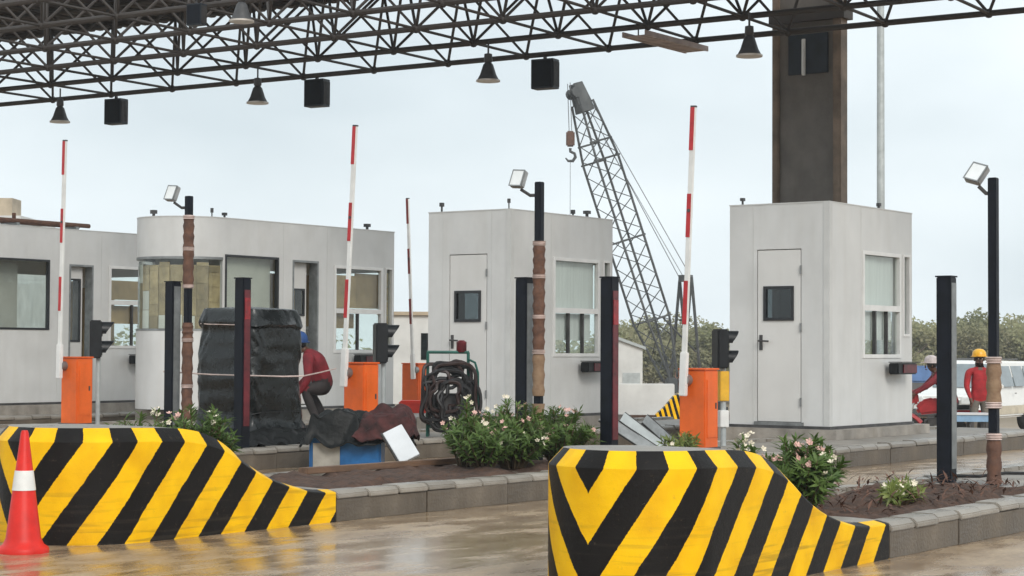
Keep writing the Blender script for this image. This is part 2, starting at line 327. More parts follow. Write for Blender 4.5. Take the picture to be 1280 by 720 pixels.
    def build(s, name, material, parent=None, smooth=False, bevel=0, loc=None):
        return link(name, s.mesh(name, material, smooth, bevel), parent, loc)
def link(name, me, parent=None, loc=None):
    o = bpy.data.objects.new(name, me); COL.objects.link(o)
    if parent: o.parent = parent
    if loc is not None: o.location = loc
    return o
def tag(o, label, cat, group=None):
    o['label'] = label; o['category'] = cat
    if group: o['group'] = group
    return o
def thing(name, label, cat, loc=(0, 0, 0), rz=0, group=None):
    o = bpy.data.objects.new(name, None); COL.objects.link(o); o.location = loc; o.rotation_euler = (0, 0, rz); o.empty_display_size = .2
    return tag(o, label, cat, group)
def structure(o): o['kind'] = 'structure'; return o
def copy_tree(o, parent=None):
    c = o.copy(); COL.objects.link(c); c.parent = parent
    for ch in list(o.children): copy_tree(ch, c)
    return c
def bar_between(name, me, a, b, parent):       # me: unit-length bar along +Z
    a = Vector(a); b = Vector(b); o = link(name, me, parent, a)
    o.rotation_mode = 'QUATERNION'; o.rotation_quaternion = (b - a).to_track_quat('Z', 'Y'); o.scale = (1, 1, (b - a).length)
    return o
def in_view(v, mgn=0.02):
    d = Vector(v) - EYEP; z = d.dot(fw)
    if z <= .2: return False
    return abs(2400 * d.dot(rt) / z) < 640 * (1 + mgn) and abs(2400 * d.dot(up) / z) < 360 * (1 + mgn)

# ------------------------------------------------------------------ ground, islands
def ground_z(x):
    pts = [(-60, 0), (25, 0), (31, -.5), (37, -.74), (48, -.8), (62, -.95), (76, -2.0), (4000, -2.0)]
    for (a, za), (b, zb) in zip(pts, pts[1:]):
        if a <= x <= b: return za + (zb - za) * (x - a) / (b - a)
    return 0
g = MB(); xs = [-60, 25, 27, 29, 31, 37, 48, 62, 69, 76, 300, 4000]; ys = [-3000, -60, 0, 40, 120, 3000]
g.add([(x, y, ground_z(x)) for x in xs for y in ys], [(i * 6 + j, (i + 1) * 6 + j, (i + 1) * 6 + j + 1, i * 6 + j + 1) for i in range(len(xs) - 1) for j in range(5)])
structure(g.build('ground', 'wet_ground'))

KH = .21
ks = MB()      # one kerb stone: lighter, weathered top course over a darker face
ks.prism([(0, 0), (.16, 0), (.16, KH), (.035, KH), (.006, KH - .03)], 0, .004, .336)
KERB = ks.mesh('kerb_stone', 'concrete', bevel=.006)
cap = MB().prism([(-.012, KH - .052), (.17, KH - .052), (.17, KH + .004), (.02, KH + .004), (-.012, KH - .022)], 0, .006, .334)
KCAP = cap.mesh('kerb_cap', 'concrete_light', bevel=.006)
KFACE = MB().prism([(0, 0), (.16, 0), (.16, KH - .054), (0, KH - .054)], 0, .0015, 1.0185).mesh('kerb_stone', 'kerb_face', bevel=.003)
rnd = random.Random(3)
def island(y0, y1, x0, x1, soil_to, front_only=False):
    base = MB().box(x0, x1, y0 + .165, y1 - .165, .004, KH - .03); o = structure(base.build('traffic_island', 'concrete'))
    if soil_to > x0:
        sm = MB(); nx = int((soil_to - x0) / .08); ny = int((y1 - y0 - .34) / .08)
        vs = []
        for i in range(nx + 1):
            for j in range(ny + 1):
                x = x0 + (soil_to - x0) * i / nx; y = y0 + .17 + (y1 - y0 - .34) * j / ny
                e = min(i, nx - i, j, ny - j); z = KH - .05 + (.06 * noise.noise(Vector((x * 3, y * 3, 1))) + .035 * noise.noise(Vector((x * 11, y * 11, 5))) + .05) * min(1, e / 2)
                vs.append((x, y, z))
        sm.add(vs, [(i * (ny + 1) + j, (i + 1) * (ny + 1) + j, (i + 1) * (ny + 1) + j + 1, i * (ny + 1) + j + 1) for i in range(nx) for j in range(ny)])
        sm.build('planting_soil', 'soil', o, smooth=True)
    n = int((x1 - x0) / .34)
    for i in range(n):
        for side in (0, 1):
            if side and front_only: continue
            dz = rnd.uniform(-.006, .006); dy = rnd.uniform(-.006, .006)
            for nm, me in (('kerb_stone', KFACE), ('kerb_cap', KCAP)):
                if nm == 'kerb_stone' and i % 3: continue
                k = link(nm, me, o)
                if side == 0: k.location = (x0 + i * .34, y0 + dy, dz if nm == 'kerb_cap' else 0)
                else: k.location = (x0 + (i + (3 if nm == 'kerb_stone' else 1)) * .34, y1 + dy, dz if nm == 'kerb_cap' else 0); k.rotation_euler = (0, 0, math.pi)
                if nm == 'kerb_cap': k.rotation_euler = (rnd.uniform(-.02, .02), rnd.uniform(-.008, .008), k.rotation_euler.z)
    return o
island(4.72, 6.30, 10.42, 24.5, 13.9)
island(8.78, 10.46, 10.22, 25.0, 15.2)
island(13.15, 14.95, 10.3, 25.0, 14.0)
island(17.55, 19.6, 11.0, 25.0, 0)
island(21.95, 23.8, 14.0, 25.0, 0)

# ------------------------------------------------------------------ striped nose blocks
def nose_block(label, xc, yf, x_end, r=.45, k_=1.3):
    # plan: half-round nose about (xc, yf + r), straight sides to x_end; s = arc length from the tip
    prof = [(0, .625), (.74, .61), (1.0, .575), (1.2, .51), (1.4, .40), (1.6, .315), (1.85, .245), (2.1, .205), (2.6, .195)]
    def topz(x):
        d = max(0, x - 7.96)
        for (a, za), (b, zb) in zip(prof, prof[1:]):
            if a <= d <= b:
                t = (d - a) / (b - a); i = prof.index((a, za)); pa = prof[max(0, i - 1)]; pb = prof[min(len(prof) - 1, i + 2)]
                m0 = (zb - pa[1]) / (b - pa[0]) * (b - a) if i else 0; m1 = (pb[1] - za) / (pb[0] - a) * (b - a)
                return (2 * t**3 - 3 * t * t + 1) * za + (t**3 - 2 * t * t + t) * m0 + (3 * t * t - 2 * t**3) * zb + (t**3 - t * t) * m1
        return .195
    pts = []       # (x, y, nx, ny, s)
    N = 30
    xl = [x_end - i * .04 for i in range(int((x_end - xc) / .04) + 1)]
    for x in xl: pts.append((x, yf, 0, -1, k_ * math.pi / 2 * r + x - xc))
    for i in range(N + 1):
        a = -math.pi / 2 - math.pi * i / N
        pts.append((xc + r * math.cos(a), yf + r + r * math.sin(a), math.cos(a), math.sin(a), k_ * r * (math.pi / 2 - math.pi * i / N)))
    for x in reversed(xl): pts.append((x, yf + 2 * r, 0, 1, -(k_ * math.pi / 2 * r + x - xc)))
    v = []; uv = []
    ch, ins = .085, .075
    for (x, y, nx, ny, s) in pts:
        z = topz(x)
        for k in range(5):
            v.append((x, y, z * k / 4)); uv.append((s, z * k / 4))
        v.append((x - nx * .004, y - ny * .004, z + .008)); uv.append((s, z))
        kk = .30 + .70 * max(0, min(1, (z - .22) / .36))
        v.append((x - nx * ins, y - ny * ins, z + ch * kk)); uv.append((s, z))
        v.append((x - nx * r * .55, y - ny * r * .55, z + ch * kk + .006)); uv.append((s, z))
    f = []; C = 8; n = len(pts)
    for i in range(n - 1):
        for k in range(C - 1): f.append((i * C + k, i * C + k + 1, (i + 1) * C + k + 1, (i + 1) * C + k))
    # top strip: bridge the two inner rims
    for i in range(n // 2):
        j = n - 1 - i
        if j - 1 > i + 1 or j - 1 == i + 1: f.append((i * C + 7, j * C + 7, (j - 1) * C + 7, (i + 1) * C + 7))
    f.append(tuple(list(range(0, 8)) + [(n - 1) * C + k for k in range(7, -1, -1)]))
    me = bpy.data.meshes.new('striped_nose_block'); me.from_pydata(v, [], f)
    uvl = me.uv_layers.new(name='UVMap')
    for lp in me.loops: uvl.data[lp.index].uv = uv[lp.vertex_index]
    bm = bmesh.new(); bm.from_mesh(me); bmesh.ops.recalc_face_normals(bm, faces=bm.faces); bm.to_mesh(me); bm.free()
    me.materials.append(M['stripes']); me.materials.append(M['concrete_light'])
    for p in me.polygons:
        if p.normal.z > .8 and all((me.vertices[q].index % C) >= 6 for q in p.vertices): p.material_index = 1
    me.shade_smooth(); me.set_sharp_from_angle(angle=R(24))
    return tag(link('striped_nose_block', me), label, 'barrier block')
nose_block('yellow and black striped concrete block with a full chevron nose, lane edge beside pink flowers', 8.35, 4.72, 10.41)
nose_block('yellow and black striped concrete block behind the orange traffic cone', 8.40, 8.78, 10.21, .55, 1.18)

# ------------------------------------------------------------------ booths
def cells(u0, u1, v0, v1, ops):
    us = sorted({u0, u1, *[o[0] for o in ops], *[o[1] for o in ops]}); vs = sorted({v0, v1, *[o[2] for o in ops], *[o[3] for o in ops]})
    us = [u for u in us if u0 <= u <= u1]; vs = [v for v in vs if v0 <= v <= v1]
    out = []
    for a, b in zip(us, us[1:]):
        run = None
        for c, d in zip(vs, vs[1:]):
            hole = any(o[0] <= (a + b) / 2 <= o[1] and o[2] <= (c + d) / 2 <= o[3] for o in ops)
            if hole:
                if run: out.append((a, b, *run)); run = None
            else: run = (run[0], d) if run else (c, d)
        if run: out.append((a, b, *run))
    return out
T = .06
def wall_y(par, y, x0, x1, z0, z1, ops, side=-1, name='wall', m_='booth_panel'):      # wall in an XZ plane, outer face at y
    mb = MB()
    for a, b, c, d in cells(x0, x1, z0, z1, ops): mb.box(a, b, min(y, y - side * T), max(y, y - side * T), c, d)
    return mb.build(name, m_, par)
def wall_x(par, x, y0, y1, z0, z1, ops, side=-1, name='wall', m_='booth_panel'):
    mb = MB()
    for a, b, c, d in cells(y0, y1, z0, z1, ops): mb.box(min(x, x - side * T), max(x, x - side * T), a, b, c, d)
    return mb.build(name, m_, par)
def window_y(par, y, x0, x1, z0, z1, frame='white_frame', fw_=.045, transom=None, lower=0, pane='glass', proud=.012, side=-1):
    # frame sits in the opening, standing a little proud of the wall
    F = MB(); ya, yb = (y - proud, y + T - .01) if side < 0 else (y - T + .01, y + proud)
    F.box(x0, x1, ya, yb, z1 - fw_, z1); F.box(x0, x1, ya, yb, z0, z0 + fw_); F.box(x0, x0 + fw_, ya, yb, z0 + fw_, z1 - fw_); F.box(x1 - fw_, x1, ya, yb, z0 + fw_, z1 - fw_)
    fo = F.build('window_frame', frame, par)
    ym = y + (.035 if side < 0 else -.035)
    def pn(a, b, c, d): MB().box(a, b, ym - .003, ym + .003, c, d).build('pane', pane, fo)
    if transom:
        MB().box(x0 + fw_, x1 - fw_, ya - .004, yb, transom - .035, transom + .035).build('transom', frame, fo)
        pn(x0 + fw_, x1 - fw_, transom + .035, z1 - fw_)
        n = max(1, lower); w_ = (x1 - x0 - 2 * fw_) / n
        for i in range(n):
            pn(x0 + fw_ + i * w_, x0 + fw_ + (i + 1) * w_, z0 + fw_, transom - .035)
            if i: MB().box(x0 + fw_ + i * w_ - .016, x0 + fw_ + i * w_ + .016, ya + .012, yb - .006, z0 + fw_, transom - .035).build('mullion', 'dark_steel', fo)
    else: pn(x0 + fw_, x1 - fw_, z0 + fw_, z1 - fw_)
    return fo
def fare_display(label, x, y, z):
    t = thing('fare_display', label, 'display', (x, y, z))
    MB().box(-.02, .04, -.07, -.001, -.04, .04).build('bracket', 'dark_steel', t)
    MB().box(-.26, .30, -.20, -.07, -.07, .07).build('housing', 'black_plastic', t, bevel=.012)
    MB().box(-.12, .27, -.212, -.203, -.052, .052).build('screen', 'dark_red', t)
    MB().prism([(-.26, .075), (.30, .075), (.30, .085), (-.26, .085)], 1, -.25, -.07).build('hood', 'black_plastic', t)
def roof_vents(par, spots, z):
    for (x, y, h, wd) in spots:
        mb = MB().tube((x, y, z), (x, y, z + h * .6), wd * .45, 8).box(x - wd * .8, x + wd * .8, y - wd * .8, y + wd * .8, z + h * .6, z + h); mb.build('roof_vent', 'dark_steel', par)
def panel_seams(par, y, xs, z0, z1, x_face=None, ys=()):
    for x in xs: MB().box(x - .004, x + .004, y - .0025, y + .001, z0, z1).build('panel_joint', 'booth_trim', par)
    for yy in ys: MB().box(x_face - .0025, x_face + .001, yy - .004, yy + .004, z0, z1).build('panel_joint', 'booth_trim', par)

def small_booth(name, label, x0, x1, y0, y1, z0, z1, door, win, corner, tran, seams, vents):
    t = thing(name, label, 'booth', (0, 0, 0))
    MB().box(x0 - .10, x1 + .22, y0 - .14, y1 + .10, .0, z0 - .035).build('plinth', 'concrete', t)
    MB().box(x0 - .02, x1 + .02, y0 - .02, y1 + .02, z0 - .033, z0).build('base_rail', 'dark_steel', t)
    da, db, dz0, dz1 = door
    wall_y(t, y0, x0, x1, z0, z1, [(win[0], win[1], win[2], win[3]), corner])
    wall_y(t, y1, x0 , x1, z0, z1, [(x0 + .7, x1 - .3, 1.1, 2.4)], side=1)
    wall_x(t, x0, y0 + T, y1 - T, z0, z1, [(da, db, dz0, dz1)])
    wall_x(t, x1, y0 + T, y1 - T, z0, z1, [(y0 + .25, y1 - .25, 1.1, 2.4)], side=1)
    MB().box(x0 + .005, x1 - .005, y0 + .005, y1 - .005, z1 - .06, z1 - .02).build('roof', 'booth_trim', t)
    MB().box(x0 - .006, x1 + .006, y0 - .006, y1 + .006, z1, z1 + .014).build('roof_flashing', 'booth_trim', t)
    MB().box(x0 + T, x1 - T, y0 + T, y1 - T, z0, z0 + .03).build('floor', 'interior_dark', t)
    MB().box(x0 + .7, x0 + 1.9 if x1 - x0 > 2 else x1 - .2, y0 + .10, y0 + .5, 1.02, 1.06).build('counter', 'interior', t)
    window_y(t, y0, *win, transom=tran, lower=3)
    MB().box(win[0] + .06, win[0] + .52, y0 + .075, y0 + .083, tran + .04, win[3] - .05).build('blind', 'pale_blind', t); MB().box(win[0] + .525, win[1] - .02, y0 + .09, y0 + .098, tran + .04, win[3] - .05).build('blind', 'pale_blind', t)
    MB().box(win[0] + .06, win[1] - .1, y0 + .085, y0 + .093, win[2] + .22, tran - .04).build('blind', 'pale_blind', t)
    window_y(t, y0, *corner, fw_=.03)
    window_y(t, y1, x0 + .7, x1 - .3, 1.1, 2.4, side=1)
    MB().box(x1 - .035, x1 - .029, y0 + .25, y1 - .25, 1.1, 2.4).build('pane', 'glass', t)
    # corner trim on the edge nearest the camera
    MB().box(x0 - .008, x0 + .07, y0 - .008, y0 - .0005, z0, z1 - .001).build('corner_trim', 'booth_trim', t)
    MB().box(x0 - .008, x0 - .0005, y0, y0 + .07, z0, z1 - .001).build('corner_trim', 'booth_trim', t)
    # door
    d = MB().box(x0 + .004, x0 + .045, da + .012, db - .012, dz0 + .015, dz1 - .012); dob = None
    wy0, wy1, wz0, wz1 = da + .10, db - .10 + .01, 1.57, 1.98
    mb = MB()
    for a, b, c, e in cells(da + .012, db - .012, dz0 + .015, dz1 - .012, [(wy0, wy1, wz0, wz1)]): mb.box(x0 + .004, x0 + .045, a, b, c, e)
    dob = mb.build('door', 'door_panel', t)
    fr = MB(); q = .035
    fr.box(x0 - .012, x0 + .04, wy0, wy1, wz0, wz0 + q).box(x0 - .012, x0 + .04, wy0, wy1, wz1 - q, wz1).box(x0 - .012, x0 + .04, wy0, wy0 + q, wz0 + q, wz1 - q).box(x0 - .012, x0 + .04, wy1 - q, wy1, wz0 + q, wz1 - q)
    fr.build('door_window_frame', 'black_frame', dob)
    MB().box(x0 + .012, x0 + .018, wy0 + q, wy1 - q, wz0 + q, wz1 - q).build('pane', 'glass_dark', dob)
    h = MB().box(x0 - .006, x0 + .004, db - .075, db - .035, 1.22, 1.40).tube((x0, db - .055, 1.33), (x0 - .05, db - .055, 1.33), .011, 8).tube((x0 - .05, db - .045, 1.33), (x0 - .05, db - .18, 1.325), .011, 8)
    h.build('handle', 'dark_steel', dob)
    for zz in (dz0 + .25, (dz0 + dz1) / 2 + .1, dz1 - .25): MB().tube((x0 - .010, da + .004, zz - .05), (x0 - .010, da + .004, zz + .05), .012, 8).build('hinge', 'grey_steel', dob)
    MB().box(x0 - .02, x0 + .03, da - .03, db + .03, z0 - .002, dz0 + .010).build('door_sill', 'grey_steel', t)
    panel_seams(t, y0, seams[0], z0 + .01, z1 - .01, x0, seams[1])
    roof_vents(t, vents, z1 + .012)
    return t
small_booth('toll_booth', 'grey metal toll booth standing in front of the dark canopy column', 20.4, 22.75, 10.0, 11.32, .33, 2.955, (10.36, 10.95, .36, 2.42), (21.3, 22.4, 1.13, 2.43), (22.47, 22.68, 1.4, 2.43), 1.74, ((21.26,), (11.0,)), [(20.5, 11.2, .09, .03), (22.2, 10.2, .10, .03)])
fare_display('dark red fare display below the booth window beside the canopy column', 22.15, 10.0, 1.0)
small_booth('toll_booth', 'grey metal toll booth behind the brown wrapped lamp post and white flowers', 20.15, 22.6, 14.4, 15.74, .35, 3.02, (14.77, 15.39, .38, 2.46), (21.13, 22.26, 1.12, 2.45), (22.35, 22.55, 1.4, 2.45), 1.74, ((21.08,), (14.7, 15.5)), [(20.25, 15.6, .13, .03), (20.25, 14.5, .14, .02), (22.25, 14.6, .11, .05), (22.35, 14.9, .14, .03)])
fare_display('dark red fare display on the booth behind the flowering shrubs', 21.95, 14.4, .98)

def long_booth(name, label, x0, x1, y0, y1, z0, z1, w1, door, w2, corner, rounded):
    t = thing(name, label, 'booth', (0, 0, 0))
    MB().box(x0 - .2, x1 + .2, y0 - .14, y1 + .1, 0, z0 - .035).build('plinth', 'concrete', t)
    MB().box(x0 - .02, x1 + .02, y0 - .02, y1 + .02, z0 - .033, z0).build('base_rail', 'dark_steel', t)
    wall_y(t, y0, x0, x1, z0, z1, [w1[:4], door, w2[:4], corner])
    wall_y(t, y1, x0, x1, z0, z1, [(x0 + .4, x1 - .5, 1.2, 2.4)], side=1)
    MB().box(x0 + .4, x1 - .5, y1 - .03, y1 - .024, 1.2, 2.4).build('pane', 'glass', t)
    wall_x(t, x1, y0 + T, y1 - T, z0, z1, [(y0 + .2, y1 - .2, 1.2, 2.4)], side=1)
    MB().box(x1 - .03, x1 - .024, y0 + .2, y1 - .2, 1.2, 2.4).build('pane', 'glass', t)
    if not rounded: wall_x(t, x0, y0 + T, y1 - T, z0, z1, [])
    MB().box(x0 + .005, x1 - .005, y0 + .005, y1 - .005, z1 - .06, z1 - .02).build('roof', 'booth_trim', t)
    MB().box(x0 + (0 if rounded else -.006), x1 + .006, y0 - .006, y1 + .006, z1, z1 + .014).build('roof_flashing', 'booth_trim', t)
    MB().box(x0 + T, x1 - T, y0 + T, y1 - T, z0, z0 + .03).build('floor', 'interior_dark', t)
    wf = window_y(t, y0, *w1, frame='black_frame', fw_=.03)
    window_y(t, y0, *w2[:4], transom=w2[4], lower=2)
    window_y(t, y0, *corner, fw_=.02)
    # doorway: deep jambs, a sliding leaf part way across
    a, b, c, d = door
    MB().box(a, a + .03, y0 - .006, y0 + .16, c, d).box(b - .03, b, y0 - .006, y0 + .16, c, d).box(a + .03, b - .03, y0 - .006, y0 + .16, d - .03, d).build('door_frame', 'grey_steel', t)
    lf = MB()
    e = a + (b - a) * .72; wz = (1.69, 2.09) if rounded else (1.3, 2.3)
    for k in cells(a + .03, e, c + .02, d - .03, [(a + .03, e - .04, *wz)]): lf.box(k[0], k[1], y0 + .10, y0 + .135, k[2], k[3])
    lo = lf.build('door', 'door_panel', t)
    fr = MB().box(a + .03, e - .04, y0 + .085, y0 + .12, wz[0], wz[0] + .03).box(a + .03, e - .04, y0 + .085, y0 + .12, wz[1] - .03, wz[1]).box(a + .03, a + .055, y0 + .085, y0 + .12, wz[0] + .03, wz[1] - .03).box(e - .065, e - .04, y0 + .085, y0 + .12, wz[0] + .03, wz[1] - .03)
    fr.build('door_window_frame', 'black_frame', lo); MB().box(a + .055, e - .065, y0 + .10, y0 + .106, wz[0] + .03, wz[1] - .03).build('pane', 'glass', lo)
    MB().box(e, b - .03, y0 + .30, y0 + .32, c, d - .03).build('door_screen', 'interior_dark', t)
    return t
def curved(mb, cx, cy, r, z0, z1, t_, n=22, a0=90, a1=270):
    vs = []
    for i in range(n + 1):
        a = R(a0 + (a1 - a0) * i / n)
        for rr, z in ((r, z0), (r, z1), (r - t_, z1), (r - t_, z0)): vs.append((cx + rr * math.cos(a), cy + rr * math.sin(a), z))
    fs = [(i * 4 + k, i * 4 + (k + 1) % 4, (i + 1) * 4 + (k + 1) % 4, (i + 1) * 4 + k) for i in range(n) for k in range(4)] + [(0, 1, 2, 3), (n * 4 + 3, n * 4 + 2, n * 4 + 1, n * 4)]
    return mb.add(vs, fs)
b1 = long_booth('control_booth', 'long grey control booth with a rounded glazed end papered in tan sheets', 19.42, 23.2, 18.8, 20.2, .36, 3.02, (19.46, 20.56, 1.2, 2.52), (20.86, 21.43, .38, 2.5), (21.78, 22.92, 1.15, 2.46, 1.78), (22.98, 23.16, 1.15, 2.46), True)
cx, cy, rr = 19.42, 19.5, .7
curved(MB(), cx, cy, rr, .36, 1.46, T).build('rounded_wall', 'booth_panel', b1, smooth=True)
curved(MB(), cx, cy, rr, 2.46, 3.02, T).build('rounded_fascia', 'booth_panel', b1, smooth=True)
curved(MB(), cx, cy, rr - .02, 1.46, 2.46, .008).build('pane', 'glass', b1, smooth=True)
curved(MB(), cx, cy, rr + .006, 3.02, 3.034, .10).build('roof_flashing', 'booth_trim', b1, smooth=True)
MB().prism([(cx + (rr - .07) * math.cos(R(a)), cy + (rr - .07) * math.sin(R(a))) for a in range(90, 271, 10)], 2, 2.96, 3.0).build('roof', 'booth_trim', b1)
curved(MB(), cx, cy, rr + .004, 2.44, 2.475, .07).build('glazing_bead', 'grey_steel', b1, smooth=True)
curved(MB(), cx, cy, rr + .004, 1.445, 1.475, .07).build('glazing_bead', 'grey_steel', b1, smooth=True)
rp = random.Random(11)
curved(MB(), cx, cy, rr - .055, 1.47, 2.36, .004).build('paper_lining', 'paper_tan', b1, smooth=True)
for i in range(11):
    zz = 1.475
    for j in range(5):
        hh = rp.uniform(.16, .27); z2 = min(2.34 if i % 3 else 2.40, zz + hh)
        if z2 - zz < .05: break
        a = 98 + i * 15.4; w_ = 15.0 + rp.uniform(-1.6, .3)
        curved(MB(), cx, cy, rr - .034 - .002 * ((i + j) % 3), zz + .004, z2 - .003, .003, 3, a, a + w_).build('paper_sheet', 'paper_white' if (j == 0 and i % 2 == 0) or rp.random() < .08 else 'paper_tan', b1)
        zz = z2
for i in range(6):    # boards and sheets standing inside against the far windows
    MB().box(21.2 + i * .32, 21.5 + i * .32, 19.7 + .02 * (i % 2), 19.73 + .02 * (i % 2), 1.55 + .05 * (i % 3), 2.34).build('board', 'plywood', b1)
MB().box(19.5, 20.0, 18.93, 18.945, 1.25, 2.5).build('blind', 'blind', b1); MB().box(20.005, 20.54, 18.95, 18.965, 1.25, 2.5).build('blind', 'blind', b1)
MB().box(21.86, 22.40, 18.90, 18.912, 1.83, 2.32).build('board', 'plywood', b1); MB().box(22.405, 23.0, 18.92, 18.932, 1.83, 2.36).build('board', 'plywood', b1)
MB().box(21.86, 22.36, 18.90, 18.912, 1.52, 1.74).build('board', 'plywood', b1)
MB().box(21.9, 22.8, 19.75, 19.8, .5, 1.5).build('desk_back', 'interior', b1)
for i in range(5): MB().box(23.0, 23.14, 18.86 + .002 * i, 18.866 + .002 * i, 1.3 + i * .22, 1.51 + i * .22).build('paper_sheet', 'paper_tan', b1)
roof_vents(b1, [(19.15, 19.9, .13, .045), (19.6, 19.2, .16, .02), (19.75, 19.1, .10, .035), (22.9, 19.1, .12, .05)], 3.03)
panel_seams(b1, 18.8, (20.66, 21.62), .4, 3.0)
fare_display('dark red fare display half hidden behind an orange barrier cabinet', 22.42, 18.8, 1.05)
b0 = long_booth('control_booth', 'long grey control booth with brown pipe rails on its roof', 17.6, 22.6, 23.2, 24.7, .36, 3.06, (18.7, 20.13, 1.48, 2.57), (20.53, 21.03, .38, 2.52), (21.36, 22.4, 1.2, 2.53, 1.94), (22.46, 22.56, 1.2, 2.5), False)
panel_seams(b0, 23.2, (20.3, 21.2), .4, 3.0)
MB().box(18.3, 19.75, 23.5, 23.53, 1.5, 2.5).build('blind', 'interior', b0)
for i in range(2): MB().box(21.44 + i * .48, 21.90 + i * .48, 23.31 + .02 * i, 23.322 + .02 * i, 1.99, 2.30).build('board', 'plywood', b0); MB().box(21.44 + i * .48, 21.90 + i * .48, 23.31 + .02 * i, 23.322 + .02 * i, 1.60, 1.89).build('board', 'plywood', b0)
for i in range(4): MB().box(21.0 + i * .36, 21.35 + i * .36, 24.2 + .02 * (i % 2), 24.23 + .02 * (i % 2), 1.0, 2.2 + .1 * (i % 2)).build('board', 'plywood', b0)
fare_display('small dark fare display beside the doorway of the leftmost booth', 22.0, 23.2, 1.02)
pr = thing('roof_pipe', 'brown pipe rails lying on the roof of the leftmost booth', 'pipe', (0, 0, 3.075))
for yy in (23.5, 23.75): MB().tube((18.2, yy, .10), (21.2, yy, .09), .035, 8).build('pipe', 'rust_wrap', pr)
for xx in (18.6, 19.7, 20.9): MB().box(xx - .03, xx + .03, 23.44, 23.82, 0, .065).build('pipe_saddle', 'grey_steel', pr)
MB().tube((19.75, 23.6, 0), (19.75, 23.6, .22), .03, 8).build('stub_pipe', 'rust_wrap', pr)

# ------------------------------------------------------------------ canopy: space frame, roof, column
E_ = Vector((-.0505, .9987, 0)); N_ = Vector((-.9987, -.0505, 0)); B0 = Vector((23.2, 9.15, 0)); MOD = 1.385; ZB, ZT = 5.5, 6.5
def cn(i, k, z): return B0 + E_ * (MOD * k) + N_ * (MOD * i) + Vector((0, 0, z))
can = thing('canopy', 'wide dark steel space frame canopy carrying the roof over the toll lanes', 'canopy')
K0, K1, I1 = -4, 18, 5
CH = MB().tube((0, 0, 0), (0, 0, 1), .040, 8).mesh('bottom_chord', 'frame_steel', smooth=True)
CQ = MB().tube((0, 0, 0), (0, 0, 1), .022, 6).mesh('cross_chord', 'frame_steel', smooth=True)
TC = MB().tube((0, 0, 0), (0, 0, 1), .032, 8).mesh('top_chord', 'frame_steel', smooth=True)
WB = MB().tube((0, 0, 0), (0, 0, 1), .021, 6).mesh('web_bar', 'frame_steel', smooth=True)
rest = MB(); cnt = 0
for i in range(I1 + 1): bar_between('bottom_chord', CH, cn(i, K0, ZB), cn(i, K1, ZB), can)
for k in range(K0, K1 + 1): bar_between('cross_chord', CQ, cn(0, k, ZB), cn(I1, k, ZB), can)
for i in range(I1): bar_between('top_chord', TC, cn(i + .5, K0 + .5, ZT), cn(i + .5, K1 - .5, ZT), can)
for k in range(K0, K1): bar_between('top_cross_chord', CQ, cn(.5, k + .5, ZT), cn(I1 - .5, k + .5, ZT), can)
for i in range(I1 + 1):
    for k in range(K0, K1 + 1):
        for di in (-.5, .5):
            for dk in (-.5, .5):
                a, b = cn(i, k, ZB), cn(i + di, k + dk, ZT)
                if not (.4 < i + di < I1 and K0 < k + dk < K1): continue
                if cnt < 298 and (in_view(a, .05) or in_view((a + b) / 2)): bar_between('web_bar', WB, a, b, can); cnt += 1
                else: rest.tube(a, b, .021, 5)
o = rest.build('web_lattice', 'frame_steel', can, smooth=True); o['kind'] = 'stuff'
NODE = MB().sphere((0, 0, 0), .062, 6).mesh('frame_node', 'frame_steel', smooth=True)
for i in range(I1 + 1):
    for k in range(K0, K1 + 1):
        if in_view(cn(i, k, ZB), .05): link('frame_node', NODE, can, cn(i, k, ZB))
# corrugated deck, cut back to a narrow strip so light reaches the booths
dk = MB(); vs = []; n = 0; a = K0 + .2
while a < K1 - .2:
    for (da, dz) in ((0, 0), (.05, 0), (.075, .045), (.10, .045)):
        for ii in (.10, 2.5): vs.append(tuple(cn(ii, a + da, ZT + .09 + dz)))
    n += 4; a += .15
dk.add(vs, [(j * 2, j * 2 + 1, j * 2 + 3, j * 2 + 2) for j in range(n - 1)])
ro = dk.build('roof_deck', 'roof_deck', can)
sm_ = ro.modifiers.new('thick', 'SOLIDIFY'); sm_.thickness = .02
for i in range(3): bar_between('purlin', CQ, cn(i * 1.0 + .5, K0 + .3, ZT + .055), cn(i * 1.0 + .5, K1 - .3, ZT + .055), can)
# column
cl = thing('canopy_column', 'dark stained concrete column rising behind the toll booth into the canopy', 'column', (23.6, 11.9, 0))
MB().box(.05, .20, -.38, .44, .25, 6.4).build('column_web', 'column_face', cl)
MB().box(0, .22, .4405, .54, .25, 6.4).build('column_flange', 'column_edge', cl, bevel=.012)
MB().box(0, .22, -.50, -.3805, .25, 6.4).build('column_flange', 'column_edge', cl, bevel=.012)
MB().box(-.1, .52, -.7, .66, 0, .25).build('column_base', 'concrete', cl)
MB().box(-.02, .26, -.56, .58, 5.72, 5.86).build('bearing_plate', 'frame_steel', cl)
MB().box(.02, .049, -.30, .30, 5.0, 5.55).build('shadow_plate', 'box_navy', cl, bevel=.006)  # navy plate standing in for the shadow stripes near the column top
tf = thing('tube_light', 'white fluorescent tube light fixed high on the dark column', 'lamp', (23.61, 11.95, 4.98))
MB().box(-.035, .0, -.02, .02, 0, .5).build('batten', 'white_paint', tf); MB().tube((-.05, 0, .02), (-.05, 0, .48), .014, 8).build('tube', 'lamp_glass', tf, smooth=True)

